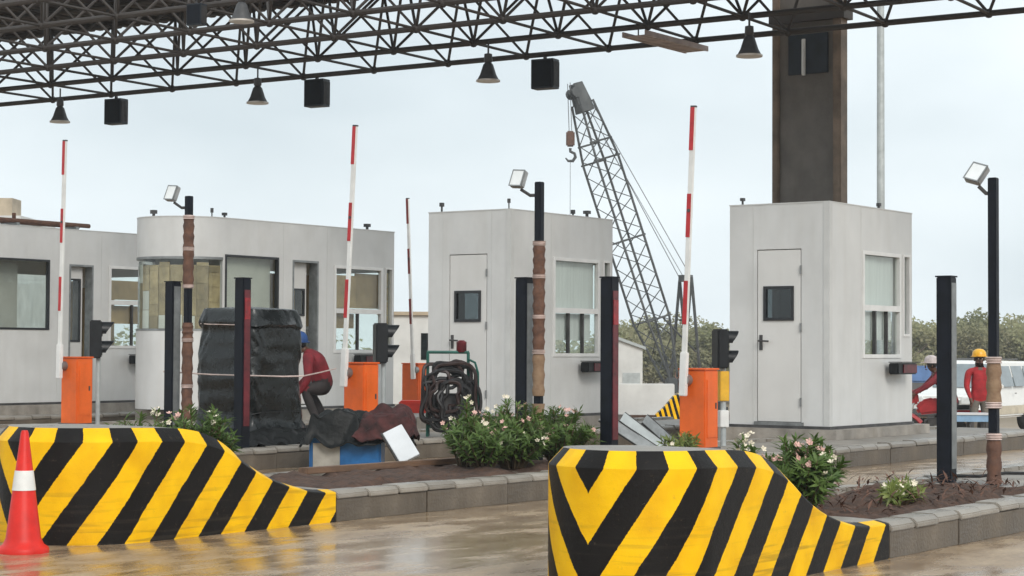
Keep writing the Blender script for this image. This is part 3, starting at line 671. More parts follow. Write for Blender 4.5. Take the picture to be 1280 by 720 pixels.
def bay_lamp(label, pos, drop=.17, sc=1.):
    t = thing('high_bay_lamp', label, 'lamp', pos, group='lamps hung under the canopy'); t.scale = (sc,) * 3
    MB().tube((0, 0, 0), (0, 0, -drop), .014, 6).build('hanger_rod', 'dark_steel', t)
    MB().lathe([(.02, -drop), (.055, -drop - .01), (.06, -drop - .11), (.045, -drop - .13)], 14).build('ballast', 'lamp_shell', t, smooth=True)
    MB().lathe([(.045, -drop - .13), (.07, -drop - .16), (.115, -drop - .30), (.155, -drop - .375), (.150, -drop - .375), (.11, -drop - .30), (.065, -drop - .165), (.03, -drop - .14)], 22).build('reflector', 'lamp_shell', t, smooth=True)
    MB().lathe([(.155, -drop - .372), (.168, -drop - .372), (.168, -drop - .395), (.150, -drop - .395)], 22).build('rim', 'lamp_rim', t, smooth=True)
    MB().lathe([(.001, -drop - .377), (.149, -drop - .377), (.149, -drop - .383), (.001, -drop - .383)], 22).build('lens', 'lamp_glass', t)
for (x, y, lb) in [(21.4, 24.46, 'bell-shaped canopy lamp nearest the left end of the space frame edge'), (21.4, 20.03, 'bell-shaped canopy lamp above the long booth with a rounded end'), (21.4, 15.69, 'bell-shaped canopy lamp above the booth behind the flowers'), (21.4, 11.6, 'bell-shaped canopy lamp just beside the dark column')]:
    bay_lamp(lb, (x, y, 5.49))
bay_lamp('bell-shaped canopy lamp high up among the frame bars, cut by the picture top', (16.75, 15.95, 5.49), .02, .9)
def flood_box(label, pos, sc=1.):
    t = thing('canopy_floodlight', label, 'floodlight', pos, group='dark box lights on the canopy edge'); t.scale = (sc,) * 3; t.rotation_euler = (0, 0, .12)
    MB().box(-.02, .02, -.02, .02, -.06, 0).build('hanger', 'dark_steel', t)
    MB().box(-.10, .10, -.18, .18, -.48, -.05).build('housing', 'box_navy', t, bevel=.006)
    MB().box(-.110, -.1005, -.155, .155, -.455, -.075).build('front_plate', 'navy_steel', t)
    for i in range(5): MB().box(-.08 + i * .036, -.066 + i * .036, -.195, -.1805, -.45, -.09).build('cooling_fin', 'dark_steel', t)
flood_box('dark box light under the canopy edge nearest its left end', (22.6, 24.42, 5.49))
flood_box('dark box light under the canopy edge above the tarpaulin-wrapped box', (22.7, 19.98, 5.49))
flood_box('dark box light under the canopy edge beside the crane boom head', (22.85, 15.73, 5.47))
flood_box('dark box light half hidden among the canopy bars near the picture top', (17.0, 16.95, 5.5), .62)
ct = thing('cable_tray', 'pale slatted cable tray hung under the canopy edge right of the crane', 'cable tray', (0, 0, 0))
for yy in (13.20, 13.55): MB().box(21.5, 23.15, yy - .012, yy + .012, 5.36, 5.43).build('side_rail', 'tray', ct)
for i in range(15): MB().box(21.55 + i * .108, 21.61 + i * .108, 13.213, 13.538, 5.365, 5.38).build('rung', 'tray', ct)
for xx in (21.6, 22.95): MB().tube((xx, 13.37, 5.381), (xx, 13.37, 5.5), .01, 6).build('hanger', 'dark_steel', ct)

# ------------------------------------------------------------------ lane equipment
def barrier(label, xq, pmax, ztop, arm_top_dp, arm_top_z, arm_dp, bands=True, s=1., thin=False):
    wq, wp = .27 * s, .30 * s
    t = thing('boom_barrier', label, 'barrier', (xq, pmax - wp, KH if not thin else ground_z(xq)), group='raised lane barriers')
    h = ztop - t.location.z
    MB().box(0, wq, 0, wp, 0, h - .02).build('cabinet', 'orange', t, bevel=.01)
    MB().box(-.012, wq + .012, -.012, wp + .012, h - .02, h).build('lid', 'orange', t, bevel=.006)
    MB().box(-.02, wq + .02, -.02, wp + .02, -.02, .02).build('base_plate', 'dark_steel', t)
    MB().box(.04, wq - .04, -.008, -.0005, .12, h - .12).build('access_door', 'orange', t)
    MB().box(wq - .075, wq - .055, -.016, -.008, h * .5, h * .5 + .06).build('lock', 'dark_steel', t)
    # the arm swings on the face turned to the approaching traffic
    y0 = wp - arm_dp; z0 = h - .26; y1 = y0 - arm_top_dp; z1 = arm_top_z - t.location.z
    MB().tube((-.001, y0, h - .12), (-.085, y0, h - .12), .06, 16).build('pivot', 'grey_steel', t, smooth=True)
    d = Vector((0, y1 - y0, z1 - z0)); L = d.length; d.normalize()
    arm = MB().box(-.115, -.08, -.026, .026, 0, L).build('boom_arm', 'white_paint', t, bevel=.004)
    arm.location = (0, y0, z0); arm.rotation_mode = 'QUATERNION'; arm.rotation_quaternion = Vector((0, 0, 1)).rotation_difference(d)
    MB().box(-.124, -.066, -.038, .038, -.02, .42).build('arm_socket', 'white_frame', arm, bevel=.006)
    n = 6; seg = .44; top = L
    for i in range(3):
        a = top - seg * (2 * i + 1); b = top - seg * 2 * i
        MB().box(-.1185, -.09, -.020, .0285, a, b - (0 if i else .006)).build('red_band', 'red_paint' if not thin else 'red_worn', arm)
    MB().box(-.117, -.078, -.028, .028, L - .005, L + .012).build('arm_tip', 'dark_steel', arm)
    MB().tube((-.12, .0, L - 1.05), (-.126, .0, L - 1.05), .018, 10).build('bolt', 'dark_steel', arm)
    return t
barrier('raised red and white barrier with orange cabinet beside the booth by the column', 16.9, 9.96, 1.03, .12, 3.67, .10)
barrier('raised red and white barrier with orange cabinet behind the heap of black sheeting', 16.9, 14.43, 1.055, .15, 3.76, .08)
barrier('raised red and white barrier with orange cabinet above the striped block behind the cone', 16.9, 19.23, 1.09, .06, 3.88, .07)
barrier('distant raised barrier with worn thin arm and orange cabinet above the red crate', 26.4, 21.2, .97, -.15, 3.85, .33, s=1.2, thin=True)

def sensor_post(label, x, y, top, red):
    t = thing('sensor_post', label, 'post', (x, y, KH - .04), group='dark posts flanking the lanes')
    h = top - KH + .04
    MB().box(-.06, .06, -.06, .06, .012, h - .006).build('post', 'navy_steel', t, bevel=.006)
    MB().box(-.066, .066, -.066, .066, h - .006, h + .006).build('cap', 'navy_steel', t)
    MB().box(-.10, .10, -.10, .10, 0, .012).build('base_plate', 'dark_steel', t)
    if red:
        MB().box(-.042, .042, -.066, -.0605, .25, h - .12).build('light_window', 'dark_red', t)
        MB().box(-.040, .040, -.070, -.0665, h - .42, h - .20).build('reflector', 'red_lens', t)
    else: MB().box(-.045, .045, -.066, -.0605, .12, h - .05).build('side_plate', 'grey_steel', t)
    return t
sensor_post('dark square post with red reflector standing behind the chevron nose block', 14.3, 9.14, 1.85, True)
sensor_post('dark square post close beside the lamp post in front of the middle booth', 14.3, 10.06, 1.86, False)
sensor_post('dark square post with red reflector in front of the tarpaulin-wrapped box', 14.3, 13.56, 1.92, True)
sensor_post('dark square post close beside the lamp post left of the tarpaulin-wrapped box', 14.3, 14.56, 1.90, False)
sensor_post('dark square post beside the lamp post nearest the white car', 14.31, 6.0, 1.80, False)

def lamp_post(label, x, y, top, wraps, hy, hx, tilt, roll):
    t = thing('lamp_post', label, 'lamp post', (x, y, KH - .04), group='short floodlight posts on the islands'); h = top - KH + .04
    MB().box(-.034, .034, -.034, .034, .012, h).build('pole', 'navy_steel', t, bevel=.006)
    MB().box(-.09, .09, -.09, .09, 0, .012).build('base_plate', 'dark_steel', t)
    for (a, b, mm) in wraps:
        pts = [(.046 + .006 * math.sin(a * 40 + i * 2.1), a + (b - a) * i / 8) for i in range(9)]
        MB().lathe([(p + (.010 if 'wrap' in mm else .014), z) for p, z in pts], 10).build('wrapping' if 'wrap' in mm else 'tape_band', mm, t, smooth=True)
    # floodlight head on a short arm
    hd = Vector((hx, hy, h + .03))
    MB().path([(0, 0, h - .12), (hx * .45, hy * .45, h - .12), tuple(hd * .9 + Vector((0, 0, h * .1 - .09)))], .016, 6).build('arm', 'dark_steel', t)
    f = MB().obox((0, 0, 0), (.075, .17, .20), (0, 0, 0)).build('floodlight', 'lamp_grey', t, bevel=.012)
    f.scale = (.82,) * 3; f.location = hd; f.rotation_euler = (roll, tilt, 0)
    MB().box(-.044, -.038, -.072, .072, -.086, .086).build('lens', 'lamp_glass', f)
    MB().box(-.048, -.038, -.084, .084, .086, .099).box(-.048, -.038, -.084, .084, -.099, -.086).box(-.048, -.038, -.084, -.072, -.086, .086).box(-.048, -.038, .072, .084, -.086, .086).build('bezel', 'grey_steel', f)
    return t
lamp_post('lamp post with brown wrapped foot standing right of the dark square post by the car', 14.28, 5.60, 2.56, [(.02, .36, 'rust_wrap'), (.36, .41, 'tape'), (.60, .65, 'tape'), (.65, .95, 'tan_wrap'), (.95, 1.0, 'tape')], .12, -.03, .55, .35)
lamp_post('brown wrapped lamp post in front of the middle booth by the white flowers', 14.3, 9.90, 2.73, [(.1, .55, 'tan_wrap'), (.62, 1.0, 'tan_wrap'), (1.0, 1.04, 'tape'), (1.04, 1.32, 'rust_wrap'), (1.32, 1.355, 'tape'), (1.355, 1.68, 'rust_wrap'), (1.68, 1.72, 'tape'), (1.72, 1.98, 'rust_wrap'), (1.98, 2.02, 'tape')], .20, -.04, .35, .08)
lamp_post('brown wrapped lamp post left of the tarpaulin box, before the rounded booth end', 14.3, 14.34, 2.79, [(.3, .62, 'rust_wrap'), (.62, .66, 'tape'), (.66, 1.10, 'rust_wrap'), (1.10, 1.14, 'tape'), (1.14, 1.30, 'rust_wrap'), (1.66, 1.70, 'tape'), (1.70, 2.05, 'rust_wrap'), (2.05, 2.09, 'tape'), (2.09, 2.38, 'rust_wrap'), (2.38, 2.42, 'tape')], .20, -.04, .35, .08)

def lane_signal(label, x, y, zc, s=1., boxes=True):
    t = thing('lane_signal', label, 'traffic light', (x, y, KH - .02), rz=-YAW * 0 - R(40), group='two-lens lane signals')
    z0 = zc - KH + .02
    MB().tube((0, 0, 0), (0, 0, z0 - .2 * s), .03, 10).build('pole', 'galvanised', t, smooth=True)
    MB().box(-.10 * s, .03 * s, -.10 * s, .10 * s, z0 - .21 * s, z0 + .21 * s).build('housing', 'black_plastic', t, bevel=.015)
    for dz in (-.105, .105):
        zc_ = z0 + dz * s
        MB().lathe([(.001, 0), (.075 * s, 0), (.075 * s, .012), (.001, .02)], 18, (.031 * s, 0, zc_), axis=(1, 0, 0)).build('lens', 'interior_dark', t, smooth=True)
        n = 18; vs = []
        for i in range(n + 1):
            a = R(-30 + 240 * i / n)
            for rr_, xx in ((.088 * s, .03 * s), (.088 * s, (.03 + .13 * max(.35, math.sin(a) * .5 + .55)) * s), (.080 * s, (.03 + .13 * max(.35, math.sin(a) * .5 + .55)) * s), (.080 * s, .03 * s)):
                vs.append((xx, rr_ * math.cos(a), zc_ + rr_ * math.sin(a)))
        MB().add(vs, [(i * 4 + k, i * 4 + (k + 1) % 4, (i + 1) * 4 + (k + 1) % 4, (i + 1) * 4 + k) for i in range(n) for k in range(4)] + [(0, 1, 2, 3), (n * 4, n * 4 + 1, n * 4 + 2, n * 4 + 3)]).build('visor', 'black_plastic', t, smooth=True)
    if boxes:
        MB().box(-.05, .05, -.05, .05, z0 - .56, z0 - .24).build('terminal_box', 'yellow_box', t, bevel=.006)
        MB().box(-.048, .048, -.048, .048, z0 - .84, z0 - .66).build('junction_box', 'white_paint', t, bevel=.006)
    return t
lane_signal('black two-lens lane signal over a yellow box beside the booth by the column', 18.1, 10.12, 1.23)
lane_signal('black two-lens lane signal in front of the long booth with the rounded end', 18.0, 14.74, 1.28, 1.15, False)
lane_signal('black two-lens lane signal beside the leftmost orange barrier cabinet', 17.6, 19.30, 1.32, 1.2, False)

cn_ = thing('traffic_cone', 'orange-red traffic cone with white band on the wet lane', 'cone', (7.72, 9.02 - .42, 0))
cn_.location = (7.55, 8.90, 0)
CPZ = cn_
MB().lathe([(.150, 0), (.150, .022), (.142, .034), (.118, .050), (.102, .085), (.023, .70), (.017, .715), (.001, .715)], 28).build('cone_body', 'cone_red', cn_, smooth=True)
def conr(z): return .102 + (.023 - .102) * (z - .085) / (.70 - .085)
MB().lathe([(conr(.365) + .003, .365), (conr(.48) + .003, .48), (conr(.48) - .003, .481), (conr(.365) - .003, .364)], 28).build('reflective_band', 'cone_white', cn_, smooth=True)

# ------------------------------------------------------------------ work materials
def soft_box(name, m_, par, cx, cy, z0, rows, nx=180, seed=1, fold=.02):
    # rows: (z, half x, half y, fold strength); closed top
    vs = []; rs = random.Random(seed); ph = [rs.uniform(0, 6.28) for _ in range(8)]
    for (z, hx, hy, fs) in rows:
        for i in range(nx):
            a = 2 * math.pi * i / nx; c, s_ = math.cos(a), math.sin(a); e = .2
            x = hx * math.copysign(abs(c) ** e, c); y = hy * math.copysign(abs(s_) ** e, s_)
            ct = Vector((x * 5 + z * 2.2, y * 5 - z * 2.2, z * 1.7 + seed)); d = fold * fs * (2.2 * (1 - 2 * abs(noise.noise(ct))) * abs(noise.noise(Vector((x * 2, y * 2, z * 2 + 7)))) + 1.5 * (1 - 2 * abs(noise.noise(ct * 2.1 + Vector((3, z * 6, 0))))) * .6) + .045 * fs * noise.noise(Vector((x * 2.5, y * 2.5, z * 2 + seed)))
            k = 1 + d / max(.1, math.hypot(x, y)); vs.append((cx + x * k, cy + y * k, z0 + z + .03 * fs * noise.noise(Vector((x * 5, y * 5, z * 5)))))
    n = len(rows); fs_ = [(i * nx + k, i * nx + (k + 1) % nx, (i + 1) * nx + (k + 1) % nx, (i + 1) * nx + k) for i in range(n - 1) for k in range(nx)]
    vs.append((cx, cy, z0 + rows[-1][0] + .02)); fs_ += [((n - 1) * nx + k, (n - 1) * nx + (k + 1) % nx, len(vs) - 1) for k in range(nx)]
    return MB().add(vs, fs_).build(name, m_, par, smooth=True)
tp = thing('wrapped_equipment', 'tall equipment box wrapped in black plastic sheeting and tied with cord', 'wrapped box', (15.33, 14.42, KH - .02))
rows = [(0, .60, .60, 1.7), (.05, .53, .53, 1.6), (.11, .47, .47, 1.5), (.19, .43, .43, 1.2)] + [(.19 + i * .035, .402 + .004 * math.sin(i), .412, 1.0) for i in range(1, 30)] + [(1.235, .402, .412, .9), (1.255, .418, .428, 1.4), (1.275, .428, .438, 1.6), (1.295, .424, .434, 1.2)] + [(1.31 + i * .03, .42 - i * .013, .43 - i * .013, .8) for i in range(5)] + [(1.44, .35, .36, .6), (1.45, .2, .2, .8)]
soft_box('plastic_sheet', 'tarp', tp, 0, 0, 0, rows, seed=4, fold=.017)
def loop_cord(z, hx, hy, r): return [(hx * math.copysign(abs(math.cos(a)) ** .32, math.cos(a)), hy * math.copysign(abs(math.sin(a)) ** .32, math.sin(a)), z + .012 * math.sin(3 * a)) for a in [2 * math.pi * i / 48 for i in range(48)]]
MB().path(loop_cord(1.27, .42, .43, 0), .006, 5, True).build('tie_cord', 'tape', tp)
MB().path(loop_cord(.33, .43, .44, 0), .004, 5, True).build('tie_cord', 'rubber', tp)

hp = thing('sheeting_heap', 'low heap of black sheeting over a blue box beside the wrapped equipment', 'heap', (14.55, 12.3, 0), rz=R(-54.5))
MB().box(-.40, .30, -.28, .30, .0, .40).build('blue_box', 'blue_plastic', hp, bevel=.02)
MB().box(-.36, -.10, -.30, -.2805, .05, .29).build('grey_panel', 'grey_board', hp)
def sheet(name, m_, par, fn, nu, nv, seed, amp, thick=.006):
    vs = []
    for i in range(nu + 1):
        for j in range(nv + 1):
            p = fn(i / nu, j / nv); q = Vector((p[0] * 5, p[1] * 5, p[2] * 5 + seed))
            vs.append((p[0] + amp * .6 * noise.noise(q + Vector((9, 0, 0))), p[1] + amp * .6 * noise.noise(q + Vector((0, 9, 0))), p[2] + amp * noise.noise(q) + amp * .5 * noise.noise(q * 2.3)))
    o = MB().add(vs, [(i * (nv + 1) + j, (i + 1) * (nv + 1) + j, (i + 1) * (nv + 1) + j + 1, i * (nv + 1) + j + 1) for i in range(nu) for j in range(nv)]).build(name, m_, par, smooth=True)
    s = o.modifiers.new('thick', 'SOLIDIFY'); s.thickness = thick
    return o
def hump(u, v, x0, x1, y0, y1, top, edge):
    x = x0 + (x1 - x0) * u; y = y0 + (y1 - y0) * v
    e = min(u, 1 - u, v, 1 - v) * 2; k = min(1, e / .35); return (x, y, edge + (top - edge) * (k * k * (3 - 2 * k)))
sheet('black_sheet', 'tarp_dull', hp, lambda u, v: hump(u, v, -.50, .60, -.42, .45, .56, .28), 90, 80, 3, .09)
sheet('maroon_cloth', 'cloth_maroon', hp, lambda u, v: (lambda p: (p[0], p[1], p[2] + .05))(hump(u, v, .02, .66, -.44, .30, .53, .30)), 70, 70, 8, .10)
sheet('ground_sheet', 'tarp_dull', tp, lambda u, v: hump(u, v, -1.0, .75, -.95, .45, .13, .02), 90, 80, 21, .07)
wb = tag(MB().box(-.02, .02, -.095, .095, 0, .34).build('white_board', 'white_board', None, bevel=.004), 'white board with black edge leaning beside the flowering shrubs', 'board')
wb.location = (13.2, 10.5, KH + .03); wb.rotation_euler = (R(-30), R(30), R(35.5))
MB().box(-.026, .026, .096, .11, -.005, .345).build('board_edge', 'rubber', wb)
tm = tag(MB().box(-1.2, .9, -.05, .05, 0, .05).build('timber_plank', 'timber', None, bevel=.006), 'brown timber plank lying along the back kerb before the black sheeting', 'plank'); tm.location = (12.6, 10.12, KH + .005); tm.rotation_euler = (0, 0, R(-1.5))

tr = thing('hose_trolley', 'green steel hose trolley hung with black hoses before the middle booth', 'trolley', (17.75, 13.55, KH - .015), rz=R(-54.5))
# local x = picture right, local y = away
for sx in (-.25, .22):
    MB().tube((sx, 0, 0), (sx, 0, .98), .018, 8).build('upright', 'green_steel', tr, smooth=True)
    MB().tube((sx, .35, 0), (sx, .02, .70), .014, 8).build('rear_stay', 'green_steel', tr, smooth=True)
for z in (.98, .66, .12): MB().tube((-.26, 0, z), (.23, 0, z), .018, 8).build('cross_bar', 'green_steel', tr, smooth=True)
MB().path([(.22, -.02, .90), (.30, -.03, .86), (.335, -.03, .74), (.34, -.02, .3), (.36, -.02, .02)], .014, 6).build('bent_pipe', 'green_steel', tr, smooth=True)
MB().box(-.16, .14, -.02, .30, .10, .50).build('motor_case', 'dark_steel', tr, bevel=.03)
MB().sphere((.08, .0, .80), .10, 8, (1, .8, 1)).build('filter_bowl', 'rubber', tr, smooth=True)
MB().lathe([(.05, 0), (.06, .02), (.06, .12), (.03, .14)], 12, (.14, .02, .98)).build('valve', 'dark_red', tr, smooth=True)
rh = random.Random(5)
for i in range(15):
    pts = []; a0 = rh.uniform(-.2, .2); rx = (.25 if i < 9 else .15) + rh.uniform(-.03, .04); rz_ = (.30 if i < 9 else .2) + rh.uniform(-.05, .05)
    ox = rh.uniform(-.06, .08); oz = rh.uniform(-.06, .06); e_ = rh.uniform(.55, .95)
    for k in range(44):
        a = 2 * math.pi * k / 44 + a0; c_, s_ = math.cos(a), math.sin(a); nn = noise.noise(Vector((c_ * 1.3, s_ * 1.3, i * 1.7))) * .10
        pts.append((-.02 + ox + (rx + nn) * math.copysign(abs(c_) ** e_, c_), -.05 - .012 * i + .05 * noise.noise(Vector((c_, s_, i * 2.9))), .46 + oz + (rz_ + nn) * math.copysign(abs(s_) ** e_, s_) * (1.0 if s_ > 0 else 1.12)))
    MB().path(pts, .021, 6, True).build('hose_coil', 'hose_brown' if i % 3 == 0 else 'rubber', tr, smooth=True)
rc = thing('red_crate', 'bright red plastic crate on the ground below the distant orange cabinet', 'crate', (24.5, 19.42, 0.0), rz=R(-54.5))
MB().box(-.22, .22, -.16, .16, .08, .38).build('crate_body', 'orange_red', rc, bevel=.012)
MB().box(-.235, .235, -.175, .175, .33, .355).build('crate_rim', 'orange_red', rc); MB().box(-.27, .24, -.2, .2, 0, .08).build('pallet', 'grey_board', rc)
db = random.Random(2)
for i, (x, y, L_, lb) in enumerate([(15.55, 9.72, .62, 'pale metal sheet leaning low beside the red reflector post'), (15.72, 9.62, .60, 'pale edged sheet leaning between two grey metal sheets by the kerb'), (15.9, 9.52, .55, 'narrow metal sheet leaning nearest the orange barrier cabinet')]):
    o = tag(MB().box(-L_ / 2, L_ / 2, -.06, .06, -.006, .006).build('metal_sheet', ('grey_steel', 'galvanised', 'grey_steel')[i], None), lb, 'sheet'); o.location = (x, y, KH + .20 - .02 * i); o.rotation_euler = (R(52), R(33 + 4 * i), R(-54.5 + 3 * i))
    MB().box(-L_ / 2, L_ / 2, -.066, -.0605, -.012, .012).box(-L_ / 2, L_ / 2, .0605, .066, -.012, .012).build('sheet_edge', 'dark_steel', o)
cp = [(14.24, 14.63, .96), (14.6, 14.3, .93), (14.95, 13.6, .915), (15.1, 13.45, .92), (15.9, 13.9, .95), (16.8, 14.42, .99)]
cpts = []
for a, b in zip(cp, cp[1:]):
    for k in range(6): cpts.append(tuple(a[j] + (b[j] - a[j]) * k / 6 for j in range(3)))
tag(MB().path(cpts, .008, 5).build('barrier_tape', 'tape'), 'pale cord strung from the dark post across the wrapped box', 'cord')

# ------------------------------------------------------------------ plants
def leaf_add(mb, p, d, n_, L_, w_):
    d = d.normalized(); s = d.cross(n_); s = s.normalized() if s.length > 1e-4 else d.orthogonal().normalized(); n2 = s.cross(d)
    mid = p + d * L_ * .45 + n2 * L_ * .05; tip = p + d * L_ - n2 * L_ * .06
    mb.add([p, mid + s * w_, tip, mid - s * w_, mid - n2 * w_ * .35], [(0, 1, 4), (1, 2, 4), (2, 3, 4), (3, 0, 4)])
def shrub(label, loc, h, rx, ry, nst, seed, flowers=.3, lime=False, group='oleander shrubs in the island beds', per=36):
    rn = random.Random(seed); t = thing('oleander_shrub', label, 'shrub', loc, group=group)
    st = MB(); lf = MB(); fl = MB(); fl2 = MB()
    for i in range(nst):
        a = rn.uniform(0, 6.283); rad = math.sqrt(rn.random()); bx, by = .25 * rx * rad * math.cos(a), .25 * ry * rad * math.sin(a)
        ex, ey = rx * rad * math.cos(a), ry * rad * math.sin(a); hh = h * (1 - .45 * rad * rad) * rn.uniform(.7, 1.08)
        pts = [Vector((bx + (ex - bx) * k, by + (ey - by) * k, hh * (k ** .8))) for k in (0, .3, .6, .85, 1)]
        st.path(pts, [.008, .007, .006, .004, .003], 4)
        for j in range(per):
            u = .18 + .82 * j / per; k = min(3, int(u * 4)); p = pts[k].lerp(pts[k + 1], u * 4 - k); ax = (pts[k + 1] - pts[k]).normalized()
            b = rn.uniform(0, 6.283); o = ax.orthogonal().normalized(); o = Quaternion(ax, b) @ o
            d = o * rn.uniform(.6, 1.1) + ax * rn.uniform(.25, .9) + Vector((0, 0, rn.uniform(-.25, .15)))
            leaf_add(lf, p, d, ax, rn.uniform(.06, .105), rn.uniform(.007, .0115))
        if rn.random() < flowers:
            tgt = fl if rn.random() < .55 else fl2; top = pts[-1]
            for q in range(rn.randint(2, 4)):
                c = top + Vector((rn.uniform(-.04, .04), rn.uniform(-.04, .04), rn.uniform(-.01, .05))); nn = Vector((rn.uniform(-1, .4), rn.uniform(-1, .4), rn.uniform(.2, 1))).normalized(); ox = nn.orthogonal().normalized(); oy = nn.cross(ox)
                for m_ in range(5):
                    a2 = m_ * 1.2566; d = ox * math.cos(a2) + oy * math.sin(a2); s2 = nn.cross(d); r_ = .015
                    tgt.add([c, c + d * r_ + s2 * r_ * .55 + nn * .006, c + d * r_ * 1.5 + nn * .010, c + d * r_ - s2 * r_ * .55 + nn * .006], [(0, 1, 2), (0, 2, 3)])
    st.build('stems', 'stem', t)['kind'] = 'stuff'; lf.build('foliage', 'leaf_lime' if lime else 'leaf', t)['kind'] = 'stuff'
    if fl.v: fl.build('pink_flowers', 'petal_pink', t)['kind'] = 'stuff'
    if fl2.v: fl2.build('cream_flowers', 'petal_cream', t)['kind'] = 'stuff'
    return t
zs = KH - .01
shrub('low oleander shrub between the white board and the lamp post', (12.92, 9.5, zs), .46, .34, .32, 70, 21, .16)
shrub('bushy oleander shrub at the foot of the brown wrapped lamp post', (13.35, 9.5, zs), .54, .42, .34, 80, 22, .18)
shrub('oleander shrub with pink flowers just left of the red reflector post', (13.95, 9.42, zs), .52, .36, .32, 66, 23, .22)
shrub('sparse oleander shrub at the hose trolley end of the flower bed', (13.05, 9.8, zs), .58, .18, .18, 16, 24, .3)
shrub('oleander shrub behind the striped block, right of the orange cabinet', (9.42, 9.9, zs), .56, .36, .28, 60, 25, .14)
shrub('oleander shrub behind the striped block, below the wrapped lamp post', (9.95, 9.85, zs), .56, .36, .28, 62, 26, .14)
shrub('pink flowered oleander shrub behind the sloping end of the chevron nose block', (10.85, 5.50, zs), .46, .30, .26, 74, 27, .2)
shrub('sparse pink oleander twig beside the top of the chevron nose block', (10.25, 5.62, zs - .03), .55, .18, .14, 12, 28, .7)
shrub('low straggling yellowish plant on the soil beside the pale kerb', (11.75, 5.25, zs), .14, .36, .14, 26, 29, .15, True, per=14)
shrub('young pale green plant at the foot of the orange barrier cabinet by the column booth', (15.3, 9.0, zs), .26, .30, .16, 22, 30, .12, True, per=18)
lt = MB(); rl = random.Random(8)      # dead leaves and sticks on the soil
for i in range(420):
    x = rl.uniform(10.5, 13.8); y = rl.uniform(4.95, 6.1); leaf_add(lt, Vector((x, y, KH + rl.uniform(.0, .07))), Vector((rl.uniform(-1, 1), rl.uniform(-1, 1), rl.uniform(-.3, .7))), Vector((0, 0, 1)), rl.uniform(.05, .14), rl.uniform(.006, .013))
o = lt.build('leaf_litter', 'rust_wrap'); o['kind'] = 'stuff'; o['label'] = 'dead brown leaves and twigs on the island soil'; o['category'] = 'leaf litter'
for i, (pts, lb) in enumerate([([(14.35, 6.0, .23), (14.6, 5.85, .22), (14.9, 5.75, .235), (15.3, 5.55, .22)], 'black cable lying between the square post and the lamp post foot'), ([(14.5, 5.35, .22), (14.9, 5.15, .23), (15.0, 5.05, .27), (15.3, 5.0, .22)], 'short looped black cable right of the lamp post foot')]):
    tag(MB().path(pts, .014, 6).build('cable', 'rubber', None, smooth=True), lb, 'cable')

# ------------------------------------------------------------------ beyond the booths
def at_depth(px, py, d): return EYEP + (fw + rt * ((px - 640) / 2400) + up * ((360 - py) / 2400)) * d      # a point d metres out, used to read distances off the survey
pole = thing('tall_pole', 'tall pale galvanised pole rising behind the booth by the column', 'pole')
pb = at_depth(1101, 300, 46); pole.location = (pb.x, pb.y, ground_z(pb.x))
MB().lathe([(.10, .0), (.10, 3.), (.088, 10.4), (.001, 10.4)], 14).build('shaft', 'galvanised', pole, smooth=True)
MB().lathe([(.2, 0), (.2, .03), (.001, .03)], 14).build('base_flange', 'grey_steel', pole)

# crane: lattice boom, hook, gantry, deck, tracks
DC = 90.0
ft = at_depth(838, 474, DC); tip = at_depth(720, 104, DC)
gz = ground_z(ft.x)
cr_ = thing('crawler_crane', 'distant crawler crane with long grey lattice boom and hanging hook', 'crane', (ft.x, ft.y, gz))
W = lambda v: Vector(v) - Vector((ft.x, ft.y, gz))
dB = (tip - ft); LB = dB.length; dB.normalize(); sB = (r0 - dB * r0.dot(dB)).normalized(); tB = dB.cross(sB); sB, tB = sB * .87 + tB * .5, tB * .87 - sB * .5       # sB: in-picture width, tB: depth
def bw(u): # half widths along the boom
    if u < .2: k = u / .2; return .22 + .40 * k, .30 + .32 * k
    if u < .74: return .62, .62
    k = (u - .74) / .26; return .62 - .36 * k, .62 - .30 * k
def bp(u, a, b): h = bw(u); return ft + dB * (LB * u) + sB * (a * h[0]) + tB * (b * h[1])
us = [i / 30 for i in range(29)]
for a in (-1, 1):
    for b in (-1, 1): MB().path([W(bp(u, a, b)) for u in us], .06, 6).build('boom_chord', 'crane_steel', cr_, smooth=True)
lac = MB(); k = 0; step = .75 / LB; u = .03; sgn = 1
while u + step < us[-1]:
    for a in (-1, 1): lac.tube(W(bp(u, a, -sgn)), W(bp(u + step, a, sgn)), .024, 4)
    for b in (-1, 1): lac.tube(W(bp(u, -sgn, b)), W(bp(u + step, sgn, b)), .024, 4)
    u += step; sgn = -sgn
lac.build('boom_lacing', 'crane_steel', cr_)['kind'] = 'stuff'
for u in (.2, .47, .74, .8):
    for b in (-1, 1): MB().tube(W(bp(u, -1.15, b)), W(bp(u, 1.15, b)), .05, 6).build('boom_splice', 'crane_steel', cr_)
hd = MB()
for b in (-.5, .5):
    o1 = [bp(us[-1] - .005, -1.1, b), bp(us[-1] - .005, 1.1, b), ft + dB * (LB * 1.0) + sB * .20 + tB * b * .4, ft + dB * (LB * 1.0) - sB * .26 + tB * b * .4]
    hd.add([W(v + tB * .05) for v in o1] + [W(v - tB * .05) for v in o1], [(0, 1, 2, 3), (7, 6, 5, 4), (0, 4, 5, 1), (1, 5, 6, 2), (2, 6, 7, 3), (3, 7, 4, 0)])
hd.build('boom_head', 'crane_steel', cr_)
